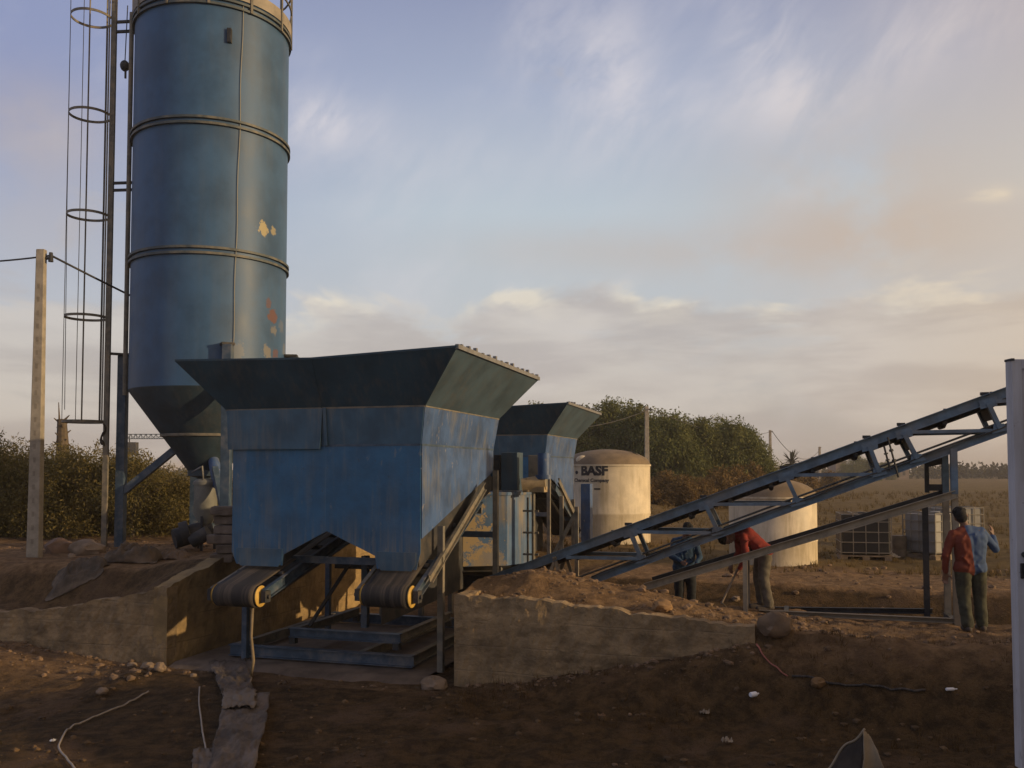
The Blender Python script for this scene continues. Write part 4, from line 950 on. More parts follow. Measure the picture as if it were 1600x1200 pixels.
    for q_ in (sl, sr): capsule(m, ch.lerp(nk, .75), ch.lerp(q_, .8), .062, .062)
    capsule(m, sl, sr, .066, .066); capsule(m, ch, nk - up * .02, .085, .062); capsule(m, hl.lerp(hr, .0), hr, .125, .125)
    for s in 'lr':
        capsule(m, V['s' + s], V['e' + s], .066, .054); capsule(m, V['e' + s], V['e' + s].lerp(V['w' + s], .92), .054, .040)
    rs = random.Random(5)
    for k in range(0 if robe else 18):                                   # creases
        p = ch.lerp(pel, rs.random()) + (sr - sl).normalized() * rs.uniform(-.15, .15) - fw * .0; capsule(m, p + Vector((0, -.125, 0)), p + Vector((rs.uniform(-.08, .08), -.12, rs.uniform(-.1, -.03))), .012, .006, 6)
    if robe:
        capsule(m, pel, pel + Vector((0, 0, -.55)), .16, .24)
        for s in 'lr': capsule(m, V['h' + s], V['k' + s] + Vector((0, 0, -.1)), .14, .17)
    fuse(m, 'shirt', shirt, t, .012, X, 4, .009)
    m = MB()
    capsule(m, hl, hr, .122, .122)
    for s in 'lr':
        capsule(m, V['h' + s], V['k' + s], .115, .088); capsule(m, V['k' + s], V['a' + s] + Vector((0, 0, .02)), .086, .078)
        m.tube([V['k' + s] + Vector((0, 0, .03)), V['k' + s] + Vector((0, 0, -.03))], [.086, .083], 12); m.tube([V['a' + s] + Vector((0, 0, .10)), V['a' + s] + Vector((0, 0, .03))], [.075, .082], 12)
    fuse(m, 'trousers', trousers, t, .012, X, 4, .008)
    for s in 'lr':
        m = MB(); f_ = V['foot']; capsule(m, V['a' + s] + Vector((0, 0, -.04)) - f_ * .05, V['a' + s] + f_ * .18 + Vector((0, 0, -.05)), .045, .040); capsule(m, V['a' + s] + Vector((0, 0, .0)), V['a' + s] + Vector((0, 0, -.03)), .05, .05)
        fuse(m, 'shoe', SHOE, t, .012, X, 3)
    return t
# man with his back to the camera by the conveyor post; shirt is red on the left, blue on the right
SHIRT = bpy.data.materials.new('two_colour_shirt'); SHIRT.use_nodes = True; N = NT(SHIRT.node_tree); bs = SHIRT.node_tree.nodes['Principled BSDF']
tcn = N.add('ShaderNodeTexCoord'); sxx = N.add('ShaderNodeSeparateXYZ', ins={0: tcn.outputs['Object']})
edge = N.math('ADD', sxx.outputs[0], N.math('ADD', N.math('MULTIPLY', sxx.outputs[2], .16), -.095))
nz = N.noise(tcn.outputs['Object'], 9, 4, .6)
red = N.mix(nz, (.12, .020, .008), (.17, .034, .014)); blu = N.mix(nz, (.034, .062, .13), (.06, .10, .185))
N.l.new(N.mix(N.sstep(edge, -.006, .006), red, blu), bs.inputs['Base Color']); bs.inputs['Roughness'].default_value = .9
def cloth(name, c, var=.3): return mat(name, c, .92, var, 7, .25, 60, bdist=.01)
OLIVE = cloth('olive_trousers', (.046, .044, .025), .5)
f1_ = at(1524, 985, 12.4); f1_.z = gz(*AB((f1_.x, f1_.y)), fine=True) + .0
person('man with his back turned in a half red, half blue shirt at the conveyor post', f1_, (.30, 1, -.05),
       dict(head=(-.145, .04, 1.585), neck=(-.105, .01, 1.455), sl=(-.285, .0, 1.345), sr=(.11, .0, 1.385), hl=(-.155, 0, .90), hr=(.055, 0, .90),
            el=(-.395, -.02, 1.07), wl=(-.375, .04, .82), er=(.315, .02, 1.14), wr=(.345, .15, 1.32), kl=(-.13, .04, .49), kr=(.10, .06, .48), al=(-.115, -.02, .10), ar=(.115, .04, .10), foot=(.15, .95, 0), ur=(.5, -.6, 0), dr=(.05, .2, .9)), SHIRT, OLIVE)
RED = cloth('red_shirt', (.20, .024, .016)); GREYT = cloth('grey_trousers', (.11, .092, .066))
f2_ = W(3.95, 3.38); f2_.z = gz(3.95, 3.38)
person('man in a red shirt bending down to dig under the conveyor', f2_, (-.86, -.1, -.52),
       dict(head=(-.53, -.02, 1.145), neck=(-.405, -.02, 1.20), sl=(-.32, .17, 1.18), sr=(-.32, -.19, 1.18), hl=(.06, .10, .95), hr=(.06, -.10, .95),
            el=(-.30, .16, .90), wl=(-.44, .08, .72), er=(-.27, -.18, .90), wr=(-.36, -.10, .66), kl=(.0, .13, .52), kr=(.02, -.11, .51), al=(.05, .13, .10), ar=(.09, -.13, .10), foot=(-1, -.1, 0), ul=(-.6, -.3, .3), ur=(-.6, .3, .3), dl=(-.3, -.5, -.7), dr=(-.3, .4, -.7)), RED, GREYT, (1.0, 1.0))
# long-handled hoe in his hands
h0 = f2_ + Vector((-.27, -.03, .86)); h1 = f2_ + Vector((-.63, .0, .10))
hoe = thing('hoe', 'long-handled hoe held by the bending man in red', 'hoe', f2_ + Vector((-.63, 0, .05)))
m = MB(); m.tube([h0, h1], .017, 10); m.build('handle', mat('grey_wood', (.26, .20, .14), .8, .2, 8, .1), hoe, smooth='auto')
m = MB(); m.plate([h1 + Vector((.0, -.09, .02)), h1 + Vector((.0, .09, .02)), h1 + Vector((.16, .09, -.14)), h1 + Vector((.16, -.09, -.14))], .008); m.build('blade', STEEL_DUSTY, hoe)
BLUEC = cloth('blue_work_coat', (.02, .052, .10)); f3_ = at(1070, 900, 16.6); f3_.z = gz(*AB((f3_.x, f3_.y)))
k3 = (at(1072, 803, 16.6).z - f3_.z) / 1.73
J3 = dict(head=(.05, -.06, 1.59), neck=(.0, -.01, 1.45), sl=(-.18, .05, 1.38), sr=(.19, -.02, 1.38), hl=(-.10, .03, .90), hr=(.10, 0, .90), el=(-.24, -.02, 1.10), wl=(-.10, -.22, 1.02), er=(.27, -.06, 1.10), wr=(.16, -.26, .98), kl=(-.11, -.02, .49), kr=(.11, -.04, .49), al=(-.11, .02, .10), ar=(.12, .0, .10), foot=(.4, -.9, 0))
person('man in a loose dark blue shirt standing in the trench behind the conveyor', f3_, (.75, -.6, -.25), J3, BLUEC, cloth('navy_trousers', (.012, .014, .018)), (.5, .5))

# ------------------------------------------------------------------ electricity poles and wires
def pole(px, top_py, d, w0, w1, label):
    c_ = at(px, 735, d); zt_ = at(px, top_py, d).z; z0 = gz(*AB((c_.x, c_.y)), fine=False) - .3
    t = thing('electricity_pole', label, 'pole', (c_.x, c_.y, z0), group='concrete poles of the power line')
    H_ = zt_ - z0; m = MB()
    hw0, hw1 = w0 / 2, w1 / 2
    prof = [(-1, -.75), (1, -.75), (1, .75), (-1, .75)]
    rows = []
    for k in range(25):
        f_ = k / 24; hw = lerp(hw0, hw1, f_); rows.append([(c_.x + x * hw, c_.y + y * hw, z0 + H_ * f_) for x, y in prof])
    bm = m.bm; V = [[bm.verts.new(p) for p in r_] for r_ in rows]
    for a, b in zip(V, V[1:]):
        for i in range(4): bm.faces.new((a[i], a[(i+1) % 4], b[(i+1) % 4], b[i]))
    bm.faces.new(V[-1]); bm.faces.new(list(reversed(V[0])))
    m.build('shaft', POLE_CONC, t, bevel=.012)
    m = MB()
    if d < 30:
        for k in range(2, 22): z = z0 + H_ * k / 24; hw = lerp(hw0, hw1, k / 24); m.box((c_.x - .03, c_.y - hw * .75 - .002, z), (c_.x + .02, c_.y - hw * .75 + .01, z + .10))
        m.build('slots', mat('slot_concrete', (.23, .195, .15), .95, .2, 5, .2), t)
    else: m.bm.free()
    m = MB(); m.tube([(c_.x + hw1, c_.y, zt_ - .18), (c_.x + hw1 + .14, c_.y, zt_ - .18)], .03, 8); m.tube([(c_.x + hw1 + .11, c_.y, zt_ - .25), (c_.x + hw1 + .11, c_.y, zt_ - .06)], [.05, .035], 10); m.build('insulator', STEEL_DARK, t)
    return Vector((c_.x + hw1 + .11, c_.y, zt_ - .12))
tops = [pole(57, 390, 18, .25, .165, 'tall concrete pole at far left in front of the bushes'),
        pole(1011, 635, 50, .30, .2, 'slim concrete pole rising behind the lettered tank'),
        pole(1204, 672, 98, .38, .24, 'distant concrete pole at the end of the trees'),
        pole(1281, 698, 165, .5, .36, 'most distant concrete pole, right of the palm')]
outl = pole(-330, 380, 21, .25, .165, 'concrete pole outside the view to the left')
def wire(p, q, sag, label, r_):
    pts = [p.lerp(q, k / 40) - Vector((0, 0, sag * 4 * (k / 40) * (1 - k / 40))) for k in range(41)]
    m = MB(); m.tube(pts, r_, 6); o = m.build('power_line', STEEL_DARK, origin=p, smooth=True); tag(o, label, 'cable', 'wires of the power line')
wire(outl, tops[0], .25, 'black wire running left out of view from the tall pole', .018)
wire(tops[0], tops[1], 2.2, 'black wire passing behind the silo from the tall pole', .022)
wire(tops[1], tops[2], .9, 'thin wire strung in front of the trees between two poles', .022)
wire(tops[2], tops[3], 2.6, 'sagging distant wire above the palm', .035)
# ------------------------------------------------------------------ vegetation
def foliage(name, cs, sat=.35):
    m = bpy.data.materials.new(name); m.use_nodes = True; N = NT(m.node_tree); b = m.node_tree.nodes['Principled BSDF']
    at_ = N.add('ShaderNodeAttribute', attribute_name='leaf'); oi = N.add('ShaderNodeObjectInfo')
    s = N.add('ShaderNodeSeparateXYZ', ins={0: at_.outputs['Vector']})
    c = N.mix(s.outputs[0], cs[0], cs[1]); c = N.mix(s.outputs[1], c, cs[2])
    c = N.mix(N.math('MULTIPLY', oi.outputs['Random'], .4), c, cs[3])
    N.l.new(c, b.inputs['Base Color']); b.inputs['Roughness'].default_value = .75; b.inputs['Specular IOR Level'].default_value = .15
    tr = N.add('ShaderNodeBsdfTranslucent'); N.l.new(c, tr.inputs[0])
    ms = N.add('ShaderNodeMixShader', ins={0: .25, 1: b.outputs[0], 2: tr.outputs[0]}); N.l.new(ms.outputs[0], m.node_tree.nodes['Material Output'].inputs[0])
    return m
TREE_L = foliage('tree_leaves', [(.105, .115, .038), (.175, .17, .058), (.22, .185, .065), (.13, .145, .048)])
BUSH_L = foliage('bush_leaves', [(.115, .098, .034), (.185, .142, .048), (.25, .165, .062), (.15, .125, .042)])
DRY_L = foliage('dry_leaves', [(.12, .075, .026), (.20, .125, .045), (.24, .14, .06), (.15, .10, .038)])
FAR_L = foliage('far_leaves', [(.045, .046, .026), (.07, .065, .035), (.09, .075, .042), (.06, .058, .032)])
BARK = mat('bark', (.10, .075, .05), .95, .3, 6, .5, 15)
def leaves_mesh(name, cents, n, lw, ll, seed, droop=.5):
    """cents: (centre, radii, weight, tone) ; leaf quads spread near the surface of each clump"""
    rs = np.random.default_rng(seed)
    wts = np.array([c[2] for c in cents], float); wts /= wts.sum()
    idx = rs.choice(len(cents), n, p=wts)
    C = np.array([c[0] for c in cents])[idx]; RR = np.array([c[1] for c in cents])[idx]; tone = np.array([c[3] for c in cents])[idx]
    d = rs.normal(size=(n, 3)); d /= np.linalg.norm(d, axis=1)[:, None]
    rad = np.clip(rs.random(n) ** .45 + rs.normal(size=n) * .09, 0, 1.35)
    P = C + d * RR * rad[:, None]
    ax = d * .6 + rs.normal(size=(n, 3)) * .6; ax[:, 2] -= droop; ax /= np.linalg.norm(ax, axis=1)[:, None]
    sd = np.cross(ax, rs.normal(size=(n, 3))); sd /= np.linalg.norm(sd, axis=1)[:, None] + 1e-9
    sc_ = rs.uniform(.6, 1.35, n)[:, None]
    q = np.stack([P - ax * ll * sc_ / 2, P + sd * lw * sc_ / 2, P + ax * ll * sc_ / 2, P - sd * lw * sc_ / 2], 1).reshape(-1, 3)
    q[:, 2] = np.maximum(q[:, 2], .02)
    me = bpy.data.meshes.new(name); me.vertices.add(4 * n); me.vertices.foreach_set('co', q.astype(np.float32).ravel())
    me.loops.add(4 * n); me.loops.foreach_set('vertex_index', np.arange(4 * n, dtype=np.int32))
    me.polygons.add(n); me.polygons.foreach_set('loop_start', np.arange(0, 4 * n, 4, dtype=np.int32))
    me.update(calc_edges=True)
    at_ = me.attributes.new('leaf', 'FLOAT_VECTOR', 'POINT')
    tn = np.clip(tone + rs.normal(size=n) * .13, 0, 1); t2 = (rs.random(n) < .06).astype(float) * rs.random(n)
    at_.data.foreach_set('vector', np.repeat(np.stack([tn, t2, tn * 0], 1), 4, 0).astype(np.float32).ravel())
    return me
def crown_clumps(W_, H_, seed, base=0.0, k=46, bushy=False):
    """clumps filling a broad dome W_ wide and H_ tall"""
    rs = np.random.default_rng(seed); out = []
    for i in range(k):
        th = rs.random() * 6.283; f = rs.random() ** .6; z = rs.random() ** (.85 if bushy else .75)
        env = math.sqrt(max(.06, 1 - z ** 2.4)) * (1 if bushy else .55 + .45 * min(1, z * 2.2 + .35))
        r_ = rs.uniform(.13, .24) * W_ * (1.1 - .35 * z)
        zz = base + (H_ - base) * z * .93
        rz = min(r_ * rs.uniform(.8, 1.5), .3 * H_)
        if i % 9 == 0: f *= 1.2; zz = min(zz * 1.1, H_ * 1.0); r_ *= .6; rz *= .8
        out.append((np.array([W_ / 2 * f * env * math.cos(th), W_ / 2 * f * env * math.sin(th), max(zz, rz * .6)]), np.array([r_, r_, rz]), r_ * r_ + .02, rs.random()))
    return out
def limb_mesh(m, W_, H_, seed, n=5, r0=.14):
    rs = random.Random(seed); m.tube([(0, 0, -.2), (.03 * W_, 0, H_ * .22), (.0, .02 * W_, H_ * .42)], [r0, r0 * .8, r0 * .6], 8)
    for i in range(n):
        th = 6.28 * i / n + rs.random(); e = Vector((W_ * .33 * math.cos(th), W_ * .33 * math.sin(th), H_ * rs.uniform(.6, .85)))
        s = Vector((.015 * W_, 0, H_ * rs.uniform(.15, .38))); m.tube([s, s.lerp(e, .5) + Vector((0, 0, .05 * H_)), e], [r0 * .5, r0 * .35, r0 * .12], 6)
protos = {}
def plant_kind(key, W_, H_, n, lw, ll, seed, mt, base=0.0, k=46, bushy=False, droop=.5, r0=.14):
    me = leaves_mesh('crown', crown_clumps(W_, H_, seed, base, k, bushy), n, lw, ll, seed, droop); me.materials.append(mt)
    m = MB(); limb_mesh(m, W_, H_, seed, 5, r0); mt_ = bpy.data.meshes.new('trunk'); m.bm.to_mesh(mt_); m.bm.free(); mt_.materials.append(BARK)
    protos[key] = (me, mt_)
for i in range(4): plant_kind(('tree', i), 5.2, 6.6, 17000, .085, .25, 20 + i, TREE_L, .2, 60, False, .7)
for i in range(3): plant_kind(('bush', i), 2.9, 2.6, 13000, .028, .10, 40 + i, BUSH_L, 0, 42, True, .1, .05)
plant_kind(('dry', 0), 3.2, 2.2, 5000, .07, .22, 60, DRY_L, 0, 30, True, .1, .05)
PLN = [0]
def put(key, name, label, cat, p, s, rz, group, sz=1.0):
    t = bpy.data.objects.new(name, None); col.objects.link(t); t.empty_display_size = .3
    t.location = p; t.rotation_euler = (0, 0, rz); t.scale = (s, s, s * sz); tag(t, label, cat, group)
    for nm, me in zip(('crown', 'trunk'), protos[key]):
        o = bpy.data.objects.new(nm, me); col.objects.link(o); o.parent = t
    return t
rs = random.Random(4)
def ground_at(px, d):
    c_ = at(px, 735, d); return Vector((c_.x, c_.y, gz(*AB((c_.x, c_.y)), fine=False) - .05))
# the grove behind the lettered tank: (px, crown top py, depth, width factor)
grove = [(800, 650, 66, 1.0), (846, 634, 70, .9), (892, 650, 64, 1.0), (925, 644, 68, .95), (956, 632, 66, 1.0), (990, 634, 63, 1.0), (1024, 642, 65, 1.0), (1046, 650, 61, .9),
         (1072, 668, 64, .9), (1096, 655, 63, .95), (1122, 652, 66, .9), (1146, 662, 63, .9), (1168, 673, 67, .8), (1183, 690, 64, .62), (1196, 716, 66, .45)]
for i, (px, py, d, wf) in enumerate(grove):
    p = ground_at(px, d); h = at(px, py, d).z - p.z; s = wf * 1.02
    put(('tree', i % 4), 'acacia_tree', 'leafy olive tree in the dense grove behind the cream tanks', 'tree', p, s, rs.random() * 6.28, 'trees of the grove', h / 6.5 / s)
for i, (px, py, d, s) in enumerate([(1032, 742, 56, .95), (1062, 748, 55, .9), (1092, 752, 56, .85), (1010, 755, 55, .9), (1124, 738, 58, 1.0), (1156, 735, 60, .9), (1180, 732, 62, .85), (1205, 735, 66, .8), (1225, 738, 70, .8), (975, 752, 54, .9), (1255, 740, 78, .9), (1300, 740, 95, .9)]):
    p = ground_at(px, d); put(('dry', 0), 'dry_shrub', 'low dry shrub at the foot of the grove', 'shrub', p, s * 1.15, rs.random() * 6.28, 'dry shrubs below the grove', max(.5, (at(px, py, d).z - p.z) / 2.2 / s / 1.15))
# the hedge of bushes on the left
hedge = [(-70, 690, 24, 1.1), (-15, 688, 23.2, 1.0), (25, 690, 24.5, 1.0), (62, 704, 23, .95), (100, 706, 24.2, .95), (140, 700, 23.4, .95), (180, 702, 24.4, .95), (212, 716, 23, .85), (240, 728, 24.5, .8), (268, 748, 24.2, .8), (295, 742, 23.6, .85), (325, 746, 24.8, .9), (372, 756, 25, .9),
         (0, 715, 26, 1.1), (80, 712, 26.5, 1.1), (160, 712, 26.5, 1.1), (230, 735, 26.5, .9)]
for i, (px, py, d, s) in enumerate(hedge):
    p = ground_at(px, d); put(('bush', i % 3), 'bush', 'olive brown bush in the dense hedge on the left behind the silo', 'bush', p, s, rs.random() * 6.28, 'bushes of the left hedge', (at(px, py, d).z - p.z) / 2.55 / s)
# dead palm stump standing above the hedge
p = ground_at(96, 29); t = thing('dead_palm', 'ragged dead palm stump sticking up above the left hedge', 'dead tree', p)
zt_ = at(96, 655, 29).z; m = MB(); m.tube([p, (p.x + .05, p.y, lerp(p.z, zt_, .6)), (p.x - .02, p.y, zt_)], [.2, .22, .14], 10)
for k in range(14): 
    th = k * 2.4; z = lerp(p.z, zt_, .62 + .38 * k / 14); m.tube([(p.x, p.y, z), (p.x + .25 * math.cos(th), p.y + .25 * math.sin(th), z + .22)], [.05, .015], 5)
m.tube([(p.x - .1, p.y, zt_ - .1), (p.x - .14, p.y, zt_ + .55)], [.035, .012], 5); m.build('trunk', BARK, t)
m = MB()
for k in range(36): 
    th = k * 2.1; z = lerp(p.z, zt_, .55 + .4 * (k % 9) / 9); e = Vector((p.x + .42 * math.cos(th), p.y + .42 * math.sin(th), z - .35 - .2 * (k % 3))); m.plate([(p.x, p.y, z), (p.x + .02, p.y + .02, z + .03), e], .004)
m.build('dry_fronds', DRY_L, t)
# far palm
p = ground_at(1237, 105); t = thing('palm_tree', 'small palm with spiky crown on the horizon between two poles', 'palm', p)
zc_ = at(1237, 724, 105).z; m = MB(); m.tube([p, (p.x, p.y, zc_)], [.28, .24], 10); m.build('trunk', BARK, t)
m = MB(); rr_ = random.Random(9)
for k in range(90):
    th = rr_.random() * 6.28; e_ = math.asin(rr_.uniform(-.1, .97)); L = rr_.uniform(1.8, 2.3); d_ = Vector((math.cos(th) * math.cos(e_), math.sin(th) * math.cos(e_), math.sin(e_))); sd = d_.cross(Vector((0, 0, 1))).normalized()
    pts = [Vector((p.x, p.y, zc_)) + d_ * L * f_ - Vector((0, 0, .55 * L * f_ * f_ * math.cos(e_))) for f_ in (0, .35, .7, 1)]
    for a, b, w0, w1 in zip(pts, pts[1:], (.04, .11, .10), (.11, .10, .02)): m._hull([a - sd * w0, a + sd * w0, b + sd * w1, b - sd * w1], [(0, 1, 2, 3)])
m.build('fronds', FAR_L, t, flip=False)
# distant wood along the horizon: reads as one mass
cl = []; rsn = np.random.default_rng(3)
for k in range(900):
    d = rsn.uniform(255, 320); x = rsn.uniform(-220, 420); px = 800 + x / d * F
    hmax = 3.4 + 2.2 * mnoise.noise(Vector((x * .03, 0, 0))) + 1.2 * mnoise.noise(Vector((x * .11, 4, 0)))
    if px > 1440: hmax += 1.2
    hh_ = max(1.2, hmax) * rsn.uniform(.5, 1.0); r_ = rsn.uniform(1.6, 3.4)
    cl.append((np.array([x, d, .5 + hh_ * .55]), np.array([r_ * 1.4, r_, hh_ * .6]), r_ * hh_, rsn.random()))
me = leaves_mesh('far_wood', cl, 42000, .75, 1.2, 5, .0); me.materials.append(FAR_L)
o = bpy.data.objects.new('far_wood', me); col.objects.link(o); tag(o, 'distant low wood along the horizon beyond the field', 'wood', None, 'stuff')
for i, (px, py, d, s) in enumerate([(1338, 712, 215, 1.0), (1360, 719, 205, .8), (1322, 722, 225, .8), (1385, 722, 230, .9)]):
    p = ground_at(px, d); put(('tree', i), 'distant_tree', 'hazy distant tree beside the far houses', 'tree', p, 1.3 * s, i, 'distant trees by the houses', (at(px, py, d).z - p.z) / 6.5 / 1.3 / s)
HOUSE = mat('far_house_wall', (.20, .15, .12), .9, .15, 1, 0)
for i, (px0, px1, py, d, lab) in enumerate([(1306, 1322, 722, 230, 'small flat-roofed far house left of the distant trees'), (1395, 1420, 728, 240, 'small pale far house right of the distant trees')]):
    p0, p1 = ground_at(px0, d), ground_at(px1, d); zt_ = at(px0, py, d).z; t = thing('house', lab, 'house', (p0.x, p0.y, p0.z), group='far houses')
    m = MB(); m.box((p0.x, p0.y, p0.z), (p1.x, p0.y + 6, zt_)); m.build('wall', HOUSE, t)
    m = MB(); m.box((p0.x - .2, p0.y - .2, zt_ + .003), (p1.x + .2, p0.y + 6.2, zt_ + .25)); m.build('roof', HOUSE, t)
    for k in (.25, .7):
        m = MB(); x = lerp(p0.x, p1.x, k); m.box((x - .35, p0.y - .04, p0.z + 1.2), (x + .35, p0.y + .02, p0.z + 2.2)); m.build('window', STEEL_DARK, t)
# far tower crane, its jib showing left of the silo cone
p = ground_at(330, 150); t = thing('tower_crane', 'distant tower crane whose lattice jib shows left of the silo cone', 'crane', p)
zj = at(220, 682, 150).z; m = MB()
def lattice(m, p, q, w_, n):
    p, q = Vector(p), Vector(q); d = (q - p).normalized(); u1 = Vector((0, 1, 0)); u2 = d.cross(u1).normalized(); c4 = [(u1 * i + u2 * j) * w_ / 2 for i, j in ((-1, -1), (1, -1), (1, 1), (-1, 1))]
    for c in c4: m.bar(p + c, q + c, .10, .10)
    for k in range(n):
        a, b = p.lerp(q, k / n), p.lerp(q, (k + 1) / n)
        for i in range(4): m.bar(a + c4[i], b + c4[(i + 1) % 4], .07, .07); m.bar(a + c4[i], a + c4[(i + 1) % 4], .07, .07)
lattice(m, p, (p.x, p.y, zj + 2), 1.0, 8); m.build('mast', STEEL_DARK, t)
xe = at(196, 683, 150).x; m = MB(); lattice(m, (xe, p.y, zj), (p.x + 6, p.y, zj), .75, 24); m.build('jib', FLARE_SIDE, t)
b0 = at(199, 691, 150); b1 = at(214, 711, 150); m = MB(); m.box((b0.x, p.y - .6, b1.z), (b1.x, p.y + .6, b0.z)); m.bar((lerp(b0.x, b1.x, .2), p.y, b0.z), (lerp(b0.x, b1.x, .2), p.y, zj), .15, .15); m.build('counterweight', STEEL_DARK, t)

# ------------------------------------------------------------------ grass, weeds, rubble (uncountable)
def hit(px, py, d0=4.0, d1=120.0, lift=0.0):
    r = ray(px, py); d = d0
    while d < d1:
        x, y, z = r.x * d / r.y, d, CZ + r.z * d / r.y
        if z <= gz(*AB((x, y))): 
            return Vector((x, y, gz(*AB((x, y))) + lift))
        d += .04 if d < 20 else .25
    return at(px, py, d1)
def tufts(name, pts, hgt, wid, per, mt, label, cat, seed):
    rs = np.random.default_rng(seed); V = []; nb = 0; tn = []
    for (x, y, z, s) in pts:
        for k in range(per):
            th = rs.random() * 6.283; r_ = rs.random() * .12 * s; L = hgt * s * rs.uniform(.5, 1.2); lean = rs.normal(size=2) * .35 * L; w_ = wid * s
            bx, by = x + r_ * math.cos(th), y + r_ * math.sin(th); c, sn = math.cos(th + 1), math.sin(th + 1)
            V += [(bx - c * w_, by - sn * w_, z - .02), (bx + c * w_, by + sn * w_, z - .02), (bx + lean[0] + c * w_ * .2, by + lean[1] + sn * w_ * .2, z + L), (bx + lean[0] - c * w_ * .2, by + lean[1] - sn * w_ * .2, z + L)]
            v_ = rs.random(); tn += [(v_, float(rs.random() < .2), 0)] * 4; nb += 1
    me = bpy.data.meshes.new(name); me.vertices.add(4 * nb); me.vertices.foreach_set('co', np.array(V, np.float32).ravel())
    me.loops.add(4 * nb); me.loops.foreach_set('vertex_index', np.arange(4 * nb, dtype=np.int32)); me.polygons.add(nb); me.polygons.foreach_set('loop_start', np.arange(0, 4 * nb, 4, dtype=np.int32)); me.update(calc_edges=True)
    at_ = me.attributes.new('leaf', 'FLOAT_VECTOR', 'POINT'); at_.data.foreach_set('vector', np.array(tn, np.float32).ravel()); me.materials.append(mt)
    o = bpy.data.objects.new(name, me); col.objects.link(o); tag(o, label, cat, None, 'stuff')
FIELD_L = foliage('field_grass', [(.115, .078, .028), (.175, .122, .048), (.21, .14, .06), (.14, .095, .036)])
rs = random.Random(8); pts = []
for k in range(5200):
    d = 21 + 75 * rs.random() ** 1.6; x = rs.uniform(-.05, .75) * d; a, b = AB((x, d))
    if mnoise.noise(Vector((x * .2, d * .2, 0))) + rs.uniform(-.3, .5) < 0 or b < 9.5 + (0 if a > 3 else 3): continue
    pts.append((x, d, gz(a, b), .30 + d / 60))
tufts('field_grass', pts, .20, .014, 9, FIELD_L, 'dry olive grass covering the field beyond the conveyor', 'grass', 4)
pts = []
for k in range(1100):
    a = rs.uniform(.3, 8.5); b = rs.uniform(-1.5, .4)
    if mnoise.noise(Vector((a * .9, b * .9, 5))) < rs.uniform(-.25, .3): continue
    p = W(a, b); pts.append((p.x, p.y, gz(a, b), rs.uniform(.25, .6)))
for k in range(500):
    a = rs.uniform(4, 10); b = rs.uniform(.2, 2.4); p = W(a, b)
    if mnoise.noise(Vector((a * .9, b * .9, 9))) > .05: pts.append((p.x, p.y, gz(a, b), rs.uniform(.2, .45)))
WEED_L = foliage('dry_weeds', [(.06, .034, .012), (.10, .058, .02), (.16, .095, .035), (.075, .045, .016)])
tufts('dry_weeds', pts, .16, .007, 7, WEED_L, 'short dry weeds on the earth bank below the concrete wall', 'weeds', 6)
pts = []
for k in range(1500):
    d = rs.uniform(8.6, 12.2); x = rs.uniform(-.62, .6) * d; a, b = AB((x, d))
    if b > -.3 or mnoise.noise(Vector((x * .6, d * .8, 2))) + rs.uniform(-.3, .3) < .12: continue
    pts.append((x, d, gz(a, b), rs.uniform(.2, .5)))
tufts('ground_weeds', pts, .09, .006, 6, foliage('dark_weeds', [(.03, .026, .008), (.055, .044, .014), (.085, .058, .02), (.04, .034, .011)]), 'sparse dark weeds over the damp low ground', 'weeds', 7)
m = MB(); rs = random.Random(21)
def rub(a, b, r_, k): p = W(a, b); m.rock((p.x, p.y, gz(a, b) + r_ * .2), r_, 1, k, (1, rs.uniform(.6, 1), rs.uniform(.5, .8)), .5)
k = 0
for i in range(420): k += 1; rub(rs.uniform(.1, 5.2), rs.uniform(.25, 2.6), .018 + .055 * rs.random() ** 3, k)
for i in range(150): k += 1; rub(rs.uniform(4.5, 9.5), rs.uniform(-.5, 2.4), .015 + .04 * rs.random() ** 3, k)
for i in range(120): k += 1; rub(rs.uniform(-7.5, -4.3), rs.uniform(-1.1, -.1), .015 + .06 * rs.random() ** 3, k)
for i in range(200): k += 1; rub(rs.uniform(-12, -5), rs.uniform(3.4, 6), .02 + .07 * rs.random() ** 3, k)
for i in range(170): k += 1; rub(rs.uniform(.1, 4.2), -.02 - .35 * rs.random() ** 2, .012 + .045 * rs.random() ** 3, k)
for i in range(120): k += 1; rub(rs.uniform(-9.5, -4.7), -.02 - .3 * rs.random() ** 2, .012 + .045 * rs.random() ** 3, k)
for i in range(45): k += 1; rub(rs.uniform(-8, 8), rs.uniform(-4, -.8), .012 + .03 * rs.random() ** 3, k)
for i in range(70): k += 1; rub(rs.uniform(-4.1, -.3), rs.uniform(-.5, .3), .012 + .035 * rs.random() ** 3, k)
for i in range(200): k += 1; rub(rs.uniform(3, 14), rs.uniform(7, 13), .03 + .08 * rs.random() ** 3, k)
o = m.build('rubble', mat('rubble_stone', (.165, .105, .060), .95, .4, 6, .3), smooth=False); tag(o, 'loose rubble and clods strewn over the earth', 'rubble', None, 'stuff')

m = MB()
for i in range(1500):
    d = 8.7 + 3.8 * rs.random(); x = rs.uniform(-.62, .62) * d; a, b = AB((x, d))
    if b > -.1 or mnoise.noise(Vector((x * .8, d * .8, 4))) < rs.uniform(-.5, .35): continue
    r_ = .010 + .045 * rs.random() ** 4; m.rock((x, d, gz(a, b) + r_ * .15), r_, 1, i, (1, rs.uniform(.7, 1), rs.uniform(.5, .8)), .5)
o = m.build('soil_clods', mat('damp_clods', (.09, .054, .024), .95, .5, 5, .4)); tag(o, 'small dark clods of earth over the low ground', 'clods', None, 'stuff')

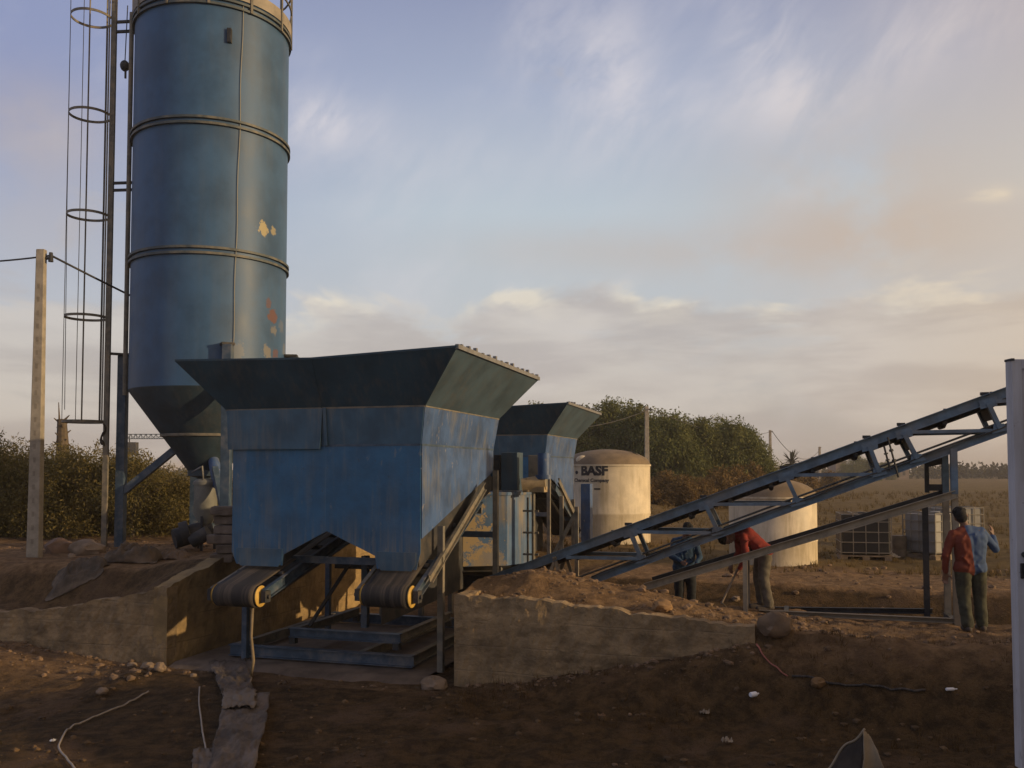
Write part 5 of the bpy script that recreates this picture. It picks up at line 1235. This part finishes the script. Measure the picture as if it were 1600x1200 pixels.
# ------------------------------------------------------------------ single stones, sheeting, blocks, litter
def stone(px, py, wpx, label, k, sc3=(1, .8, .65), mt=STONE, group='single stones'):
    p = hit(px, py); r_ = wpx / F * p.y / 2; m = MB(); m.rock((p.x, p.y, p.z + r_ * sc3[2] * .55), r_, 3, k, sc3, .42)
    o = m.build('stone', mt, origin=p, smooth='auto'); tag(o, label, 'stone', group)
stone(136, 866, 52, 'broad pale boulder between the tall pole and the silo leg', 3, (1, .7, .55))
stone(92, 864, 46, 'reddish boulder beside the foot of the tall pole', 5, (1, .7, .62), mat('red_boulder', (.17, .105, .07), .95, .3, 3, .5, 12))
stone(112, 872, 14, 'small white stone lying in front of the two boulders', 7)
stone(678, 1077, 40, 'grey boulder at the left foot of the right pit wall', 9, (1, .8, .62))
stone(206, 1042, 15, 'round stone, leftmost of the row at the left wall foot', 11)
stone(230, 1045, 20, 'flat stone in the middle of the row at the left wall foot', 13)
stone(250, 1048, 18, 'upright stone nearest the corner of the left wall', 15, (1, .8, .9))
stone(160, 1088, 18, 'low stone on the damp ground left of the row', 17)
stone(302, 1057, 10, 'small pale stone just inside the left wall corner', 19)
stone(1212, 1000, 52, 'large earth-brown stone past the right end of the concrete wall', 21, (1, .7, .75), mat('brown_boulder', (.15, .10, .06), .95, .3, 3, .5, 12))
stone(1034, 955, 34, 'ochre stone sunk in the heap above the concrete wall', 23, (1, .8, .6), mat('ochre_boulder', (.24, .14, .06), .95, .3, 3, .5, 12))
stone(1150, 940, 14, 'pale stone beside the hoe blade', 25)
stone(1278, 1074, 22, 'orange clod at the foot of the earth bank', 27, (1, .8, .7), mat('clod', (.16, .09, .035), .95, .3, 5, .5, 12))
def sheet_heap(name, label, px, py, wpx, hpx, mt, seed, depth=1.2):
    """crumpled sheeting: a rumpled, thick-looking cloth over a low heap"""
    p = hit(px, py); wm = wpx / F * p.y; hm = hpx / F * p.y; P = []
    for i in range(70):
        row = []
        for j in range(46):
            u, v_ = i / 69 * 2 - 1, j / 45 * 2 - 1; q = Vector((u * 2.4 + seed, v_ * 2.0, seed)); e = max(0, 1 - (u * u) ** 1.3 - (v_ * v_) ** 1.2)
            edge = 1 + .16 * mnoise.noise(Vector((u * 2, v_ * 2, seed + 3)))
            x, y_ = p.x + u * wm / 2 * edge, p.y + depth * .3 + v_ * depth / 2 * edge
            z = gz(*AB((x, y_))) + .012 + hm * .9 * e ** .6 * (.7 + .6 * mnoise.noise(q * .9)) + (.02 + .08 * e) * abs(mnoise.noise(q * 1.6)) + (.015 + .05 * e) * abs(mnoise.noise(q * 3.2 + Vector((3, 1, 0))))
            row.append((x, y_, z))
        P.append(row)
    m = MB(); m.grid(P); o = m.build(name, mt, origin=p, smooth=True, flip=False, thick=.008); tag(o, label, 'sheeting')
sheet_heap('sheeting_heap', 'dark crumpled heap of sheeting at the foot of the silo leg', 200, 880, 88, 30, mat('brown_sheeting', (.085, .058, .035), .9, .4, 5, .4, 25, dust=(.17, .12, .08), damt=.7, dscale=(4, 4, 4)), 2, .75)
sheet_heap('plastic_sheet', 'rumpled grey sheet spread in the hollow behind the left wall', 118, 916, 84, 16, mat('earth_sheeting', (.085, .062, .042), .9, .4, 5, .4, 25, dust=(.17, .125, .085), damt=.7, dscale=(4, 4, 4)), 6, .4)
sheet_heap('torn_sacking', 'torn sacking lying on the slope between pit and silo motor', 268, 874, 44, 12, mat('brown_sacking', (.14, .095, .06), .95, .3, 5, .3), 9, .5)
sheet_heap('paper_scraps', 'pale torn paper lying in front of the dark caged container', 1388, 872, 34, 8, mat('pale_paper', (.42, .34, .24), .9, .2, 5, .1), 12, .6)
# blocks piled beside the hopper
q = hit(352, 905); zt_ = at(352, 790, q.y).z; z = gz(*AB((q.x, q.y))) - .05; i = 0; rs = random.Random(3)
BL = mat('rough_block', (.155, .115, .085), .95, .3, 4, .5, 14)
names = ['lowest', 'second from below', 'third from below', 'fourth from below', 'fifth from below', 'sixth from below', 'topmost']
nb = 6; hb = (zt_ - z) / nb
for i in range(nb):
    m = MB(); dx, dy = rs.uniform(-.06, .06), rs.uniform(-.05, .05); ww = rs.uniform(.15, .25); m.box((-ww, -.16, 0), (ww, .2, hb - .012)); bmesh.ops.transform(m.bm, matrix=Matrix.Translation((q.x + dx, q.y + dy, z + hb * i + .003)) @ Matrix.Rotation(rs.uniform(-.35, .35), 4, 'Z'), verts=m.bm.verts)
    bmesh.ops.subdivide_edges(m.bm, edges=m.bm.edges[:], cuts=3, use_grid_fill=True)
    for v_ in m.bm.verts: v_.co += Vector((.05 * mnoise.noise(v_.co * 5), .05 * mnoise.noise(v_.co * 5 + Vector((3, 0, 0))), .012 * mnoise.noise(v_.co * 6)))
    o = m.build('block', BL, origin=(q.x, q.y, z + hb * i), bevel=.02); tag(o, 'rough stone block, %s of the pile left of the front hopper' % ('topmost' if i == nb - 1 else names[i]), 'block', 'pile of blocks')
# grey drum standing behind the block pile
q = at(322, 735, 19.3); zt_ = at(322, 753, 19.3).z; zb_ = at(322, 804, 19.3).z; g0 = gz(*AB((q.x, q.y)))
t = thing('dust_filter', 'grey round dust filter drum on a stand beneath the silo cone', 'filter drum', (q.x, q.y, g0))
m = MB(); m.lathe((q.x, q.y, 0), [(0, zb_ - .25), (.12, zb_ - .22), (.24, zb_), (.24, zt_ - .06), (.265, zt_ - .06), (.265, zt_), (.2, zt_ + .06), (0, zt_ + .08)], 32); m.build('drum', mat('drum_grey', (.17, .165, .14), .6, .2, 3, .05), t, smooth='auto')
for th in (.5, 2.6, 4.7):
    m = MB(); m.bar((q.x + .2 * math.cos(th), q.y + .2 * math.sin(th), g0 - .05), (q.x + .2 * math.cos(th), q.y + .2 * math.sin(th), zb_ + .05), .05, .05, (0, 1, 0)); m.build('leg', STEEL_DARK, t)
# strips of worn belting laid from the pit mouth towards the viewer
def strip(name, label, L_, Rr, mt, seed, n=70, lift=.02, group=None):
    """L_ and Rr: photo points of the two long edges, laid on the ground"""
    Lp = [hit(*p) for p in L_]; Rp = [hit(*p) for p in Rr]; P = []
    def along(pl, f): 
        k = f * (len(pl) - 1); i = min(int(k), len(pl) - 2); return pl[i].lerp(pl[i+1], k - i)
    for i in range(n + 1):
        a, b = along(Lp, i / n), along(Rp, i / n); row = []
        for j in range(21):
            p = a.lerp(b, j / 20); qn = Vector((i * 9 / n + seed, j * .17, seed)); p.z = gz(*AB((p.x, p.y))) + lift + .035 * mnoise.noise(qn) + .05 * abs(mnoise.noise(qn * 2.2)) + .02 * mnoise.noise(qn * 5) + .02; row.append(p + Vector((.03 * mnoise.noise(qn + Vector((0, 0, 9))), 0, 0)))
        P.append(row)
    m = MB(); m.grid(P); o = m.build(name, mt, origin=Lp[0], smooth=True, flip=False, thick=.01); tag(o, label, 'strip', group)
STRIP = mat('worn_belting', (.075, .056, .042), .9, .4, 4, .5, 22, dust=(.19, .145, .11), damt=.85, dscale=(7, 1.2, 3))
strip('belting_strip', 'upper strip of worn grey belting coming out of the pit', [(326, 1042), (338, 1068), (352, 1106)], [(384, 1034), (392, 1068), (404, 1106)], STRIP, 2, group='strips of belting')
strip('belting_strip', 'lower strip of worn grey belting nearest the viewer', [(352, 1094), (342, 1140), (326, 1215), (318, 1260)], [(420, 1094), (416, 1140), (398, 1215), (390, 1260)], STRIP, 5, lift=.06, group='strips of belting')
strip('sack_cloth', 'pale patch of sacking laid across the belting strips', [(350, 1095), (346, 1124)], [(400, 1093), (398, 1122)], CLOTH, 8, 14, lift=.10)
strip('board', 'grey board lying crosswise at the bottom edge left of the belting', [(302, 1180), (300, 1216)], [(352, 1176), (352, 1214)], mat('grey_board', (.12, .09, .065), .9, .3, 4, .2), 12, 10)
def line(name, label, pts, r_, mt, cat, lift=.012):
    P = []; ps = [hit(*p) for p in pts]
    for i in range(len(ps) - 1):
        a, b, c, d_ = ps[max(i-1, 0)], ps[i], ps[i+1], ps[min(i+2, len(ps)-1)]
        for k in range(8):
            t_ = k / 8; q = .5 * ((2*b) + (c-a)*t_ + (2*a-5*b+4*c-d_)*t_*t_ + (3*b-a-3*c+d_)*t_**3); q.z = gz(*AB((q.x, q.y))) + lift + r_; P.append(q)
    m = MB(); m.tube(P, r_, 7); o = m.build(name, mt, origin=P[0], smooth=True); tag(o, label, cat)
HOSE = mat('pale_hose', (.30, .25, .20), .6, .15, 4, 0)
line('hose', 'pale hose curving over the damp ground at lower left', [(232, 1084), (215, 1094), (185, 1108), (140, 1128), (112, 1140), (96, 1158), (92, 1172), (104, 1190), (125, 1215)], .011, HOSE, 'hose')
line('cable', 'thin pale cable running down beside the belting strips', [(312, 1076), (311, 1100), (314, 1125), (317, 1150), (322, 1180)], .010, HOSE, 'cable')
line('cord', 'thin red and white cord lying on the bank past the wall end', [(1182, 1012), (1192, 1028), (1205, 1042), (1218, 1056), (1232, 1064)], .010, mat('red_cord', (.30, .10, .07), .8, .4, 6, 0), 'cord')
line('water_hose', 'dark hose lying along the foot of the earth bank', [(1238, 1066), (1290, 1073), (1350, 1078), (1400, 1084), (1450, 1086)], .014, RUBBER, 'hose')
# stick hanging at the left pulley
a0, z0 = onb(404, 948, -.35); m = MB(); e = hit(392, 1060); s0 = W(a0, -.5, z0); m.tube([s0, s0.lerp(e, .4) + Vector((-.01, 0, 0)), s0.lerp(e, .75) + Vector((.03, 0, 0)), e], [.022, .02, .024, .018], 8); o = m.build('stick', mat('pale_stick', (.20, .15, .09), .9, .2, 8, .1), origin=e, smooth=True); tag(o, 'pale stick leaning from the ground up to the left belt pulley', 'stick')
# litter
def bottle(px, py, label, L, r_, mt, rot):
    p = hit(px, py); d_ = Vector((math.cos(rot), math.sin(rot), 0)); m = MB(); c_ = p + Vector((0, 0, r_))
    m.tube([c_ - d_ * L / 2, c_ - d_ * (L / 2 - .01), c_ + d_ * L * .15, c_ + d_ * L * .32, c_ + d_ * L * .34, c_ + d_ * L / 2], [r_ * .8, r_, r_, r_ * .4, r_ * .36, r_ * .36], 14); o = m.build('plastic_bottle', mt, origin=p, smooth='auto'); tag(o, label, 'bottle', 'litter on the low ground')
LIT = mat('white_litter', (.75, .74, .76), .4, .1, 5, 0)
bottle(1179, 1096, 'white plastic bottle lying on the dark ground below the bank', .13, .03, LIT, .5)
bottle(1487, 1082, 'thin white bottle lying at the far right foot of the bank', .13, .018, LIT, .1)
def scrap(px, py, wpx, label, mt, seed):
    p = hit(px, py); s_ = wpx / F * p.y; P = [[(p.x + (i / 7 - .5) * s_, p.y + (j / 5 - .5) * s_ * .7, p.z + .02 + .10 * s_ / .14 * abs(mnoise.noise(Vector((i * .5 + seed, j * .6, seed))))) for j in range(6)] for i in range(8)]
    m = MB(); m.grid(P); o = m.build('paper_scrap', mt, origin=p, flip=False, thick=.003); tag(o, label, 'scrap', 'litter on the low ground')
PAP = mat('dirty_paper', (.30, .24, .17), .9, .2, 5, 0)
scrap(1101, 1118, 14, 'crumpled paper scrap nearest the middle of the low ground', PAP, 2)
scrap(1136, 1162, 16, 'pale paper scrap nearest the bottom edge', PAP, 5)
scrap(82, 1163, 8, 'tiny white scrap beside the pale hose', LIT, 7)
scrap(940, 1122, 12, 'brown paper scrap on the open ground below the wall', mat('brown_scrap', (.17, .10, .05), .9, .2, 5, 0), 9)
# torn cement bag standing open at the bottom edge
q = hit(1340, 1225); d = q.y; BAG = mat('bag_paper', (.30, .235, .155), .9, .2, 4, .1); BAGIN = CLOTH_DARK
t = thing('torn_bag', 'torn paper bag standing open at the bottom right', 'bag', (q.x, q.y, q.z))
ap = at(1352, 1138, d)
m = MB(); P = []
for i in range(11):
    f_ = i / 10; lo_ = at(lerp(1342, 1392, f_), 1235, d - .02 + .10 * math.sin(f_ * 3.1)); up_ = at(lerp(1349, 1361, f_), lerp(1140, 1152, f_), d + .02)
    P.append([lo_.lerp(up_, j / 9) + Vector((0, -.05 * math.sin(j / 9 * 3.14), .0)) + Vector((.012 * mnoise.noise(Vector((i, j, 2)) * .5), 0, 0)) for j in range(10)])
m.grid(P); m.build('front_flap', BAG, t, smooth=True, thick=.006, flip=False)
m = MB(); P = []
for i in range(15):
    f_ = i / 14; up_ = at(lerp(1351, 1288, f_), lerp(1139, 1205, f_ ** 1.1) + 5 * math.sin(f_ * 9), d + .05 + .30 * f_); lo_ = at(lerp(1345, 1280, f_), 1240, d + .05 + .28 * f_)
    P.append([lo_.lerp(up_, j / 9) + Vector((0, .03 * mnoise.noise(Vector((i, j, 5)) * .6), 0)) for j in range(10)])
m.grid(P); m.build('back_flap', BAGIN, t, smooth=True, thick=.006, flip=False)
m = MB(); m.tube([at(lerp(1351, 1288, i / 14), lerp(1139, 1205, (i / 14) ** 1.1) + 5 * math.sin(i / 14 * 9), d + .045 + .30 * i / 14) for i in range(15)], .012, 6); m.build('folded_edge', BAG, t, smooth=True)

# ------------------------------------------------------------------ white site cabin with its door standing open on the right
dd = 4.4; tl = at(1578, 561, dd); xh = tl.x + .86; zb_ = at(1590, 1195, dd).z - .02; zt_ = tl.z
CAB = mat('white_cabin_paint', (.46, .45, .46), .5, .08, 2, .02, 40, dust=(.26, .21, .15), damt=.6, dscale=(12, 12, 1.2), scuff=((.16, .13, .10), .6))
cab = thing('site_cabin', 'white site cabin on blocks whose open door edges the view at right', 'cabin', (xh + 1.6, 2.4, .05))
m = MB(); m.box((xh + .04, .4, zb_ - .12), (xh + 3.2, dd - .06, zt_ + .25)); m.build('wall', CAB, cab, bevel=.02)
m = MB(); m.box((xh - .02, .3, zt_ + .253), (xh + 3.3, dd, zt_ + .36)); m.build('roof', CAB, cab)
for x in (xh + .3, xh + 2.9):
    for y_ in (.7, dd - .5):
        m = MB(); m.box((x - .2, y_ - .2, gz(*AB((x, y_)), fine=False) - .2), (x + .2, y_ + .2, zb_ - .123)); m.build('foot_block', BL, cab)
m = MB(); m.box((tl.x, dd, zb_), (xh, dd + .045, zt_)); door = m.build('door', CAB, cab, bevel=.004)
m = MB(); fw_ = .052
for lo_, hi_ in (((tl.x + .002, zb_ + .002), (tl.x + fw_, zt_ - .002)), ((xh - fw_, zb_ + .002), (xh - .002, zt_ - .002)), ((tl.x + fw_, zt_ - .05), (xh - fw_, zt_ - .002)), ((tl.x + fw_, zb_ + .002), (xh - fw_, zb_ + .07))):
    m.box((lo_[0], dd - .012, lo_[1]), (hi_[0], dd + .02, hi_[1]))
m.build('frame', CAB, door, bevel=.003)
kp = at(1596, 866, dd); m = MB(); m.tube([(kp.x + .005, dd - .012, kp.z), (kp.x + .005, dd - .05, kp.z)], [.014, .016], 14); kp2 = at(1596, 889, dd); m.box((kp2.x - .014, dd - .022, kp2.z - .045), (kp2.x + .026, dd - .0125, kp2.z + .03)); m.build('lock', mat('black_lock', (.012, .012, .012), .4, .1, 5, 0), door, bevel=.004)
m = MB(); m.tube([(kp2.x + .008, dd - .022, kp2.z - .01), (kp2.x + .008, dd - .06, kp2.z - .01), (kp2.x + .11, dd - .06, kp2.z - .01)], .009, 10); m.build('handle', STEEL_DARK, door, smooth='auto')
m = MB(); m.box((tl.x - .002, dd - .016, zt_ - .010), (tl.x + .014, dd + .047, zt_ + .002)); m.build('corner_plate', STEEL_DARK, door)

# ------------------------------------------------------------------ evening haze
hz = bpy.data.materials.new('haze_air'); hz.use_nodes = True; N = NT(hz.node_tree); hz.node_tree.nodes.remove(hz.node_tree.nodes['Principled BSDF'])
pv_ = N.add('ShaderNodeVolumePrincipled'); pv_.inputs['Color'].default_value = (.86, .80, .76, 1); pv_.inputs['Density'].default_value = .0007
N.l.new(pv_.outputs[0], hz.node_tree.nodes['Material Output'].inputs['Volume'])
zs_ = [v_.co.z for v_ in go.data.vertices]
m = MB(); m.box((-3600, -3600, min(zs_) - 1.0), (3600, 3600, RTOP + 2.5)); o = m.build('haze', hz); tag(o, kind='stuff'); o.visible_shadow = True
